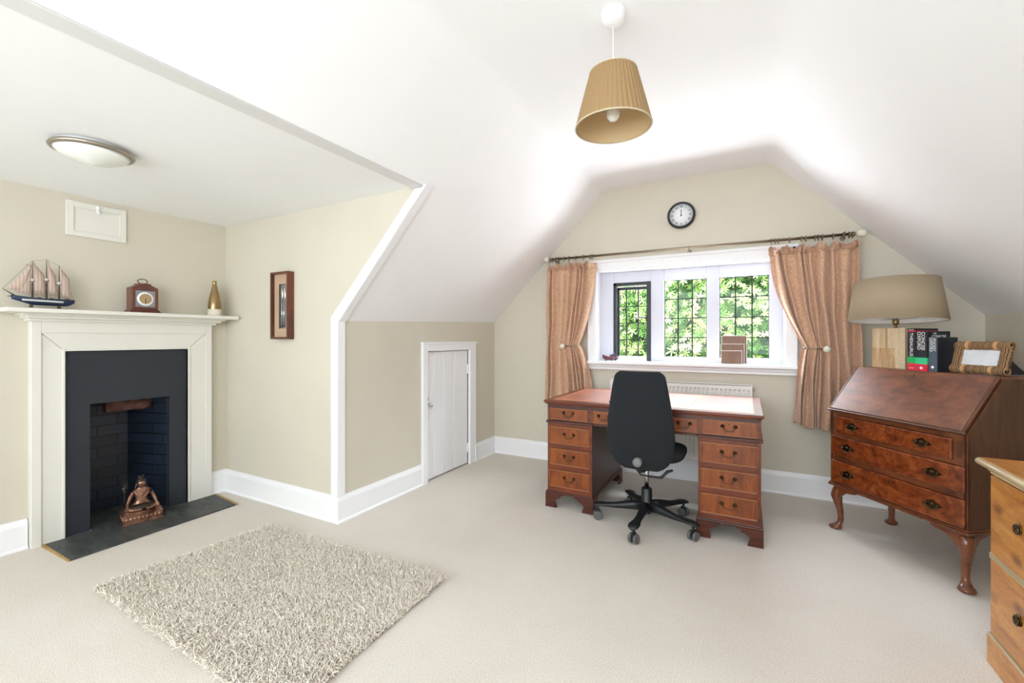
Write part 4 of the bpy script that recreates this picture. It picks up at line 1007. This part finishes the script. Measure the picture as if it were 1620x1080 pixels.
def bureau():
    t = thing('writing_bureau', 'walnut writing bureau with sloping fall front on cabriole legs', 'bureau', Lc-dn*.008, brz)
    zb, zf, zt, dt = .292, .762, 1.02, .205
    # carcase (local: x width, y depth)
    b = B(); pr = [(0, zb), (BD, zb), (BD, zt), (dt+.004, zt), (.004, zf+.002), (0, zf)]
    b.prism(pr, 'x', 0, .018); b.prism(pr, 'x', BW-.018, BW); b.prism([(.012, zb), (BD-.004, zb), (BD-.004, zt-.012), (dt, zt-.012), (.012, zf-.004)], 'x', .018, BW-.018)
    b.build('carcase', 'walnut_side', t, bevel=.002)
    b = B(); b.box(-.004, dt-.006, zt-.0005, BW+.004, BD+.002, zt+.014); 
    b = B(); b.box(0, dt-.002, zt-.002, BW, BD, zt+.012); b.build('top_board', 'walnut', t, bevel=.003)
    # rails and stiles on the front
    b = B(); b.box(.018, .002, zb, BW-.018, .014, .305).box(.018, .002, .444, BW-.018, .014, .475).box(.018, .002, .602, BW-.018, .014, .624).box(.018, .002, .730, BW-.018, .014, zf)
    b.box(0, 0, zb, .020, .013, zf).box(BW-.022, 0, zb, BW, .013, zf).box(.018, .003, .624, .038, .015, .73).box(BW-.062, .003, .624, BW-.018, .015, .73)
    b.build('front_frame', 'walnut', t, bevel=.001)
    for x in (.022, BW-.048): B().box(x, -.002, .640, x+.014 if x < .1 else x+.022, .012, .726).build('support_slide', 'walnut_side', t, bevel=.001)
    def drawer(x0, x1, z0, z1, hx):
        d = B().box(x0, -.010, z0, x1, .012, z1).build('drawer', 'burl', t, bevel=.005)
        for h in hx: plate_handle().build('handle', 'brass_dark', d, loc=(h, -.0102, (z0+z1)/2-.0))
        keyh(sc=1.1).build('keyhole', 'keyhole', d, loc=((x0+x1)/2, -.0102, z1-.028))
    drawer(.042, .690, .626, .728, (.160, .556)); drawer(.010, .744, .477, .600, (.128, .606)); drawer(.010, .744, .307, .442, (.128, .606))
    # fall front
    a = math.atan2(zt-zf, dt); Lf = math.hypot(zt-zf, dt)
    Mx = Matrix.Translation((0, -.004, zf)) @ Matrix.Rotation(a, 4, 'X')
    b = B(); b.box(.008, -.004, .004, BW-.006, Lf+.004, .020).xf(Mx); f = b.build('fall_front', 'walnut', t, bevel=.003)
    b = B(); b.box(.0, -.012, .003, BW+.003, .0, .017).box(BW-.018, 0, .018, BW-.010, Lf, .0225).box(.010, 0, .018, .018, Lf, .0225).box(.018, 0, .018, BW-.018, .006, .0225).xf(Mx); b.build('fall_moulding', 'walnut_side', f, bevel=.002)
    keyh(sc=1.2).xf(Mx @ Matrix.Translation((BW/2, Lf-.03, .0205)) @ Matrix.Rotation(-PI/2, 4, 'X')).build('keyhole', 'keyhole', f)
    b = B(); b.box(-.010, -.012, zb-.014, BW+.010, BD+.004, zb).box(-.005, -.006, zb, BW+.005, BD+.002, zb+.010); b.build('base_moulding', 'walnut', t, bevel=.004)
    # cabriole legs
    zk = zb-.014
    for sx in (0, 1):
        for sy in (0, 1):
            ox = .030 if not sx else BW-.030; oy = .032 if not sy else BD-.03
            ux = -1 if not sx else 1; uy = -1 if not sy else 1
            st = [(zk, -.006, .030), (.245, .004, .033), (.21, .012, .031), (.17, .006, .024), (.12, -.004, .0185), (.07, -.008, .0160), (.045, -.004, .0165), (.030, .006, .022), (.018, .016, .033), (.010, .017, .035), (.002, .015, .028)]
            b = B(); n = 16; vs = []
            for z, o_, r in st:
                for q in range(n):
                    an = 2*PI*q/n; sq = 1.0; vs.append((ox+ux*o_*.8+r*math.cos(an), oy+uy*o_*.8+r*math.sin(an), z))
            m = len(st); b.add(vs, [(i*n+q, i*n+(q+1) % n, (i+1)*n+(q+1) % n, (i+1)*n+q) for i in range(m-1) for q in range(n)]+[tuple(range(n)), tuple((m-1)*n+q for q in range(n))[::-1]], True)
            if not sy:  # shaped ear brackets along the front
                xs_ = [(0, 0), (.12, 0), (.145, -.008), (.13, -.016), (.10, -.022), (.075, -.026), (.05, -.040), (.03, -.060), (0, -.09)]
                pl_ = [(ox-ux*x, zk+z) for x, z in xs_]; b.prism(pl_, 'y', .004, .026)
                ys_ = [(0, 0), (.10, 0), (.09, -.014), (.05, -.024), (.03, -.05), (0, -.08)]
                b.prism([(oy+y, zk+z) for y, z in ys_], 'x', (0.004 if not sx else BW-.026), (.026 if not sx else BW-.004))
            b.build('cabriole_leg', 'walnut', t, sub=0)
    return t
bureau()
def on_bureau(l, d, z=1.0325): p = Lc-dn*.008+dn*l+nn*d; return (p.x, p.y, z)

def table_lamp():
    t = thing('table_lamp', 'table lamp with square bleached timber block base and taupe drum shade on the bureau', 'table lamp', on_bureau(.125, .340), brz)
    b = B()
    for i, (a_, c_, z_, w_) in enumerate(((-.103, -.022, 0, .125), (-.022, .040, 0, .125), (.040, .103, 0, .125), (-.103, -.018, .1252, .249), (-.018, -.004, .1252, .249), (-.004, .024, .1252, .249), (.024, .103, .1252, .249))):
        b.box(a_+.0002, -.055, z_, c_-.0002, .055, w_, 1 if i in (0, 1, 4) else 0)
    b.build('timber_block', ['block', 'block_dark'], t, bevel=.0006)
    b = B(); b.lathe([(.012, .249), (.012, .252), (.008, .255), (.008, .268), (.016, .275), (.018, .292), (.012, .31)], n=20); b.build('lamp_holder', 'brass', t)
    z0, z1, r0, r1 = .296, .548, .243, .208
    TL = Matrix.Translation((0, 0, .42)) @ Matrix.Rotation(math.radians(3.2), 4, Vector((.71, -.70, 0)).cross(Vector((0, 0, 1)))) @ Matrix.Translation((0, 0, -.42))
    B().lathe([(r0, z0), (r1, z1)], n=64, caps=False).xf(TL).build('lamp_shade', 'shade_tan', t, fix=False, solid=.0015)
    b = B(); b.lathe([(r0-.004, z0+.001), (r1-.004, z1-.001)], n=64, caps=False).xf(TL).build('shade_lining', 'shade_in', t, fix=False)
    B().torus((0, 0, z0), r0-.001, .0022, n=64).xf(TL).build('bottom_trim', 'shade_tan', t); B().torus((0, 0, z1), r1-.001, .0022, n=64).xf(TL).build('top_trim', 'shade_tan', t)
    b = B(); b.torus((0, 0, .305), .02, .0015)
    for i in range(3): a = i*2*PI/3+.5; b.tube([(.02*math.cos(a), .02*math.sin(a), .305), ((r0-.010)*math.cos(a), (r0-.010)*math.sin(a), .322)], .0015, 6)
    b.xf(TL).build('shade_carrier', 'brass', t)
    B().lathe([(.012, .31), (.02, .33), (.03, .355), (.028, .38), (.012, .398), (.001, .4)], n=24).build('bulb', 'opal', t)
table_lamp()

def book(l0, w, h, dp, front, cover, label, spine_bits, lean=0):
    t = thing('book', label, 'book', on_bureau(l0+w/2, front), brz)
    if lean: t.rotation_euler = (0, lean, brz)
    b = B(); cv = .003
    b.box(-w/2, 0, 0, w/2, cv+.001, h).box(-w/2, cv, 0, -w/2+cv, dp, h).box(w/2-cv, cv, 0, w/2, dp, h)
    b.build('cover', cover, t, bevel=.0015)
    B().box(-w/2+cv, cv, .003, w/2-cv, dp-.004, h-.004).build('page_block', 'pages', t)
    for kind, *a in spine_bits:
        if kind == 'band':
            z0, z1, mt = a; b = B(); b.box(-w/2-.0004, -.0006, z0, w/2+.0004, .004, z1); b.box(w/2-.002, .003, z0, w/2+.0005, dp-.0005, z1); b.build('cover_band', mt, t)
        elif kind == 'vtext':   # reads top to bottom on the spine
            s_, size, z, x, sx = a; text(s_, size, 'letter', t, basis((x, -.0012, z), (0, 0, -1), (1, 0, 0)), .0003, sx=sx)
        elif kind == 'htext':
            s_, size, z, x, sx = a; text(s_, size, 'letter', t, basis((x, -.0012, z), (1, 0, 0), (0, 0, 1)), .0003, sx=sx)
        elif kind == 'ctext':   # on the right hand cover
            s_, size, z, y, sx = a; text(s_, size, 'letter', t, basis((w/2+.0008, y, z), (0, 1, 0), (0, 0, 1)), .0003, sx=sx)
        elif kind == 'disc':
            z, r = a; B().lathe([(r, 0), (r, -.0008)], (0, -.0004, z), 'y', 4).build('emblem', 'letter', t)
    return t
book(.300, .044, .243, .155, .214, 'navy_cover', 'thesaurus with green and red bands on its spine, nearest the lamp base', [('band', .0, .042, 'red_cover'), ('band', .042, .078, 'green_cover'), ('band', .224, .230, 'red_cover'),
     ('vtext', 'THESAURUS', .024, .150, 0, 1.05), ('htext', 'OXFORD', .0075, .235, 0, .9), ('htext', 'OXFORD', .007, .014, 0, .9)])
book(.351, .061, .226, .155, .206, 'navy_cover', 'thickest dictionary with green and red bands, between the thesaurus and the slate book', [('band', .0, .040, 'red_cover'), ('band', .040, .076, 'green_cover_pale'),
     ('vtext', 'CONCISE', .026, .170, .010, .95), ('vtext', 'OXFORD', .026, .172, -.012, .95), ('ctext', 'THE', .012, .213, .05, 1), ('ctext', 'CONCISE', .021, .196, .078, 1.1), ('disc', .018, .009)])
book(.416, .042, .192, .135, .210, 'grey_cover', 'shortest dictionary with a slate grey spine, beside the wicker photo frame', [('vtext', 'POCKET', .020, .150, .008, .95), ('vtext', 'OXFORD', .020, .150, -.008, .95), ('disc', .026, .009)])
for o in bpy.data.objects:
    if o.name.startswith('book') and o.type == 'EMPTY' and 'slate grey' in o.get('label', ''):
        B().box(.0165, .004, .0005, .0222, .1355, .1915).build('front_board', 'navy_cover', o, bevel=.001)

def photo_frame():
    t = thing('photo_frame', 'woven seagrass photo frame leaning on its stand on the bureau', 'photo frame', on_bureau(.612, .262, 1.036), brz-math.radians(2))
    hw, H_, w = .124, .168, .021; Mx = Matrix.Translation((0, 0, .021)) @ Matrix.Rotation(math.radians(-14), 4, 'X')
    b = B()
    def rope(p, q, r=.021):
        P = Vector(p); Q = Vector(q); n = int((Q-P).length/.0052)
        for i in range(n+1):
            c = P.lerp(Q, i/n)
            ax = 'x' if abs((Q-P).x) > abs((Q-P).z) else 'z'
            b.torus(c, r*random.uniform(.86, 1.0), .0036, ax, 14, 5)
    rope((-hw+w*.2, 0, 0), (hw-w*.2, 0, 0)); rope((-hw+w*.2, 0, H_-2*w), (hw-w*.2, 0, H_-2*w)); rope((-hw+w, 0, .004), (-hw+w, 0, H_-2*w-.004)); rope((hw-w, 0, .004), (hw-w, 0, H_-2*w-.004))
    b.xf(Mx); b.build('woven_border', 'rope', t)
    for x in (-.062, .062):
        for z in (0, H_-2*w):
            b = B()
            for k_ in (-1, 0, 1): b.torus((x+k_*.005, 0, z), .0215, .0034, 'x', 16, 6)
            b.xf(Mx); b.build('cane_band', 'rattan_band', t)
    B().box(-hw+.02, -.002, .01, hw-.02, .0005, H_-.05).xf(Mx).build('photograph', 'photo', t)
    b = B(); b.box(-hw+.015, .002, -.01, hw-.015, .012, H_-.035).xf(Mx); b.build('backboard', 'velvet_black', t)
    B().add([(.02, .03, .003), (.10, .03, .003), (.10, .02, .10), (.03, .02, .10), (.05, .10, .003), (.13, .10, .003)], [(0, 1, 2, 3), (4, 5, 2, 3), (0, 4, 3), (1, 5, 2), (0, 1, 5, 4)]).build('easel_stand', 'velvet_black', t)
photo_frame()

# ================================================================ PINE CHEST
def chest():
    x0, x1, y0, y1 = .812, 1.30, 1.50, 2.292
    t = thing('pine_chest', 'waxed pine chest of drawers with ring pulls at the right edge', 'chest of drawers', ((x0+x1)/2, (y0+y1)/2, 0))
    hx, hy = (x1-x0)/2, (y1-y0)/2
    B().box(-hx+.002, -hy, .05, hx, hy, .735).build('carcase', 'pine', t, bevel=.003)
    B().box(-hx-.028, -hy-.02, .742, hx+.01, hy+.022, .766).build('top_board', 'pine', t, bevel=.003)
    b = B(); b.tube([(-hx-.030, -hy-.02, .752), (-hx-.030, hy+.022, .752)], .0125, 12).tube([(-hx-.030, hy+.024, .752), (hx, hy+.024, .752)], .0125, 12)
    b.box(-hx-.012, -hy, .722, -hx+.01, hy+.006, .742).box(-hx-.006, -hy, .712, -hx+.01, hy+.003, .722); b.build('top_moulding', 'pine_edge', t, bevel=.003)
    b = B(); b.box(-hx-.012, -hy-.01, 0, hx+.002, hy+.012, .108); b.build('plinth', 'pine', t, bevel=.003)
    b = B(); b.tube([(-hx-.006, -hy, .110), (-hx-.006, hy+.004, .110)], .007, 10); b.build('plinth_moulding', 'pine_edge', t)
    for z0, z1, hz in ((.418, .708, .580), (.120, .398, .275)):
        d = B().box(-hx-.008, -hy+.014, z0, -hx+.012, hy-.006, z1).build('drawer', 'pine', t, bevel=.003)
        for yy_ in (2.089-(y0+y1)/2, -.2):
            b = B(); b.lathe([(.019, 0), (.019, -.003), (.013, -.005), (.008, -.010), (.004, -.012)], (-hx-.008, yy_, hz), 'x', 24)
            b.torus((-hx-.016, yy_, hz-.002), .015, .0028, 'x', 24, 8); b.build('ring_pull', 'brass_dark', d)
    b = B()
    for dz in (.400, .408, .4155): b.tube([(-hx-.005, -hy, dz), (-hx-.005, hy, dz)], .0042, 8)
    b.box(-hx-.006, -hy, .397, -hx+.01, hy, .418); b.build('drawer_moulding', 'pine_edge', t)
chest()

# ================================================================ WINDOW SILL OBJECTS
def letter_rack():
    t = thing('letter_rack', 'three tiered reed letter rack with pale edges at the right of the window sill', 'letter rack', (-.085, 4.09, 1.0045), math.radians(4))
    for (x0, x1, y, h) in ((-.100, .092, .050, .236), (-.105, .070, -.005, .168), (-.108, .050, -.055, .112)):
        p = B().box(x0+.004, y-.004, .004, x1-.004, y+.004, h-.004).build('slatted_panel', 'reed', t)
        e = .005; b = B(); b.box(x0, y-.006, 0, x0+e, y+.006, h).box(x1-e, y-.006, 0, x1, y+.006, h).box(x0+e, y-.006, h-e, x1-e, y+.006, h).box(x0+e, y-.006, 0, x1-e, y+.006, e)
        b.build('edging', 'rack_edge', p, bevel=.001)
    B().box(-.10, -.055, .0005, .05, .05, .006).build('base', 'reed', t)
letter_rack()
def small_boat():
    t = thing('boat_ornament', 'tiny painted boat ornament with a thin mast at the left of the window sill', 'ornament', (-1.145, 4.075, 1.0045), math.radians(5))
    t.scale = (1.2, 1.2, 1.2)
    b = B()
    def hull(u, v):
        x = -.052+.104*v; w = .016*math.sin(PI*min(1, .08+.85*v))**.6; a = (u-.5)*PI
        top = .034+.016*abs(2*v-1)**2.2; kl = .008+.012*abs(2*v-1)**3; return (x, w*math.sin(a), top-(top-kl)*math.cos(a)**.8 if abs(u-.5) < .499 else top)
    b.grid(hull, 11, 18); b.build('hull', 'hull_red', t, solid=.002)
    b = B(); b.grid(lambda u, v: (-.05+.1*v, (.0165*math.sin(PI*min(1, .08+.85*v))**.6)*(1 if u > .5 else -1), .034+.016*abs(2*v-1)**2.2-.008), 2, 18)
    b.build('deck', 'hull', t)
    B().box(-.03, -.004, 0, -.02, .004, .018).box(.015, -.004, 0, .025, .004, .018).build('foot', 'hull', t)
    B().tube([(-.006, 0, .02), (-.004, 0, .115)], [.0018, .0008], 6).build('mast', 'hull_stripe', t)
    b = B(); b.box(.006, -.008, .034, .028, .008, .05).ell((.033, 0, .052), (.012, .007, .008), 8, 6); b.build('cabin', 'grey_cover', t)
small_boat()
g = B().lathe([(.017, 0), (.020, .002), (.021, .062), (.0195, .062), (.0185, .005), (.001, .005)], n=20).build('glass_tumbler', 'glass', None, loc=(.225, 4.09, 1.0045))
props(g, 'small clear glass tumbler in the right corner of the window sill', 'glass')

# ================================================================ RUG
def rug():
    t = thing('shaggy_rug', 'cream shaggy pile rug on the carpet in front of the fireplace', 'rug', (-2.02, 1.312, 0))
    C = [Vector(p) for p in ((-2.755+2.02, .895-1.312), (-1.295+2.02, .862-1.312), (-1.335+2.02, 1.765-1.312), (-2.665+2.02, 1.715-1.312))]
    ins = [c*.975 for c in C]
    B().prism([(c.x, c.y) for c in ins], 'z', .0005, .010).build('backing', 'shag', t)
    NS = 52000
    u = rng.random(NS); v = rng.random(NS)
    P = lambda u, v: np.stack([(C[0][i]*(1-u)+C[1][i]*u)*(1-v)+(C[3][i]*(1-u)+C[2][i]*u)*v for i in (0, 1)], 1)
    p = P(u, v)
    ang = rng.random(NS)*2*PI+0; fld = 2.2*np.sin(p[:, 0]*7)+1.7*np.cos(p[:, 1]*9+p[:, 0]*4)
    ang = np.where(rng.random(NS) < .5, fld+rng.normal(0, .7, NS), ang)
    lean = rng.uniform(.25, 1.15, NS); L = rng.uniform(.028, .046, NS)
    segs = 4; V = np.zeros((NS, (segs+1)*3, 3)); cur = np.concatenate([p, np.full((NS, 1), .008)], 1); th = lean*.3; az = ang.copy(); w = rng.uniform(.0015, .0025, NS)
    curl = rng.normal(0, .55, NS)
    for s_ in range(segs+1):
        d = np.stack([np.sin(th)*np.cos(az), np.sin(th)*np.sin(az), np.cos(th)], 1)
        sd = np.stack([-np.sin(az), np.cos(az), np.zeros(NS)], 1); nr = np.cross(d, sd)
        rr = (w*(1 if s_ < segs else .45))[:, None]
        for q in range(3):
            a = 2*PI*q/3; V[:, s_*3+q] = cur+sd*rr*math.cos(a)+nr*rr*math.sin(a)
        cur = cur+d*(L/segs)[:, None]; th = np.minimum(th+lean*.55, 2.0); az = az+curl
    V[:, :, 2] = np.maximum(V[:, :, 2], .003)
    base = np.arange(NS)[:, None]*((segs+1)*3); F = []
    for s_ in range(segs):
        for q in range(3): F.append(np.stack([s_*3+q, s_*3+(q+1) % 3, (s_+1)*3+(q+1) % 3, (s_+1)*3+q]))
    F = np.array(F)[None]+base[:, :, None]; F = F.reshape(-1, 4)
    me = bpy.data.meshes.new('pile'); VV = V.reshape(-1, 3)
    me.vertices.add(len(VV)); me.vertices.foreach_set('co', VV.astype(np.float32).ravel())
    me.loops.add(F.size); me.loops.foreach_set('vertex_index', F.astype(np.int32).ravel())
    me.polygons.add(len(F)); me.polygons.foreach_set('loop_start', np.arange(len(F), dtype=np.int32)*4)
    me.polygons.foreach_set('use_smooth', np.ones(len(F), dtype=bool)); me.update(calc_edges=True); me.materials.append(M['shag'])
    o = bpy.data.objects.new('pile', me); COL.objects.link(o); o.parent = t; o['kind'] = 'stuff'
rug()
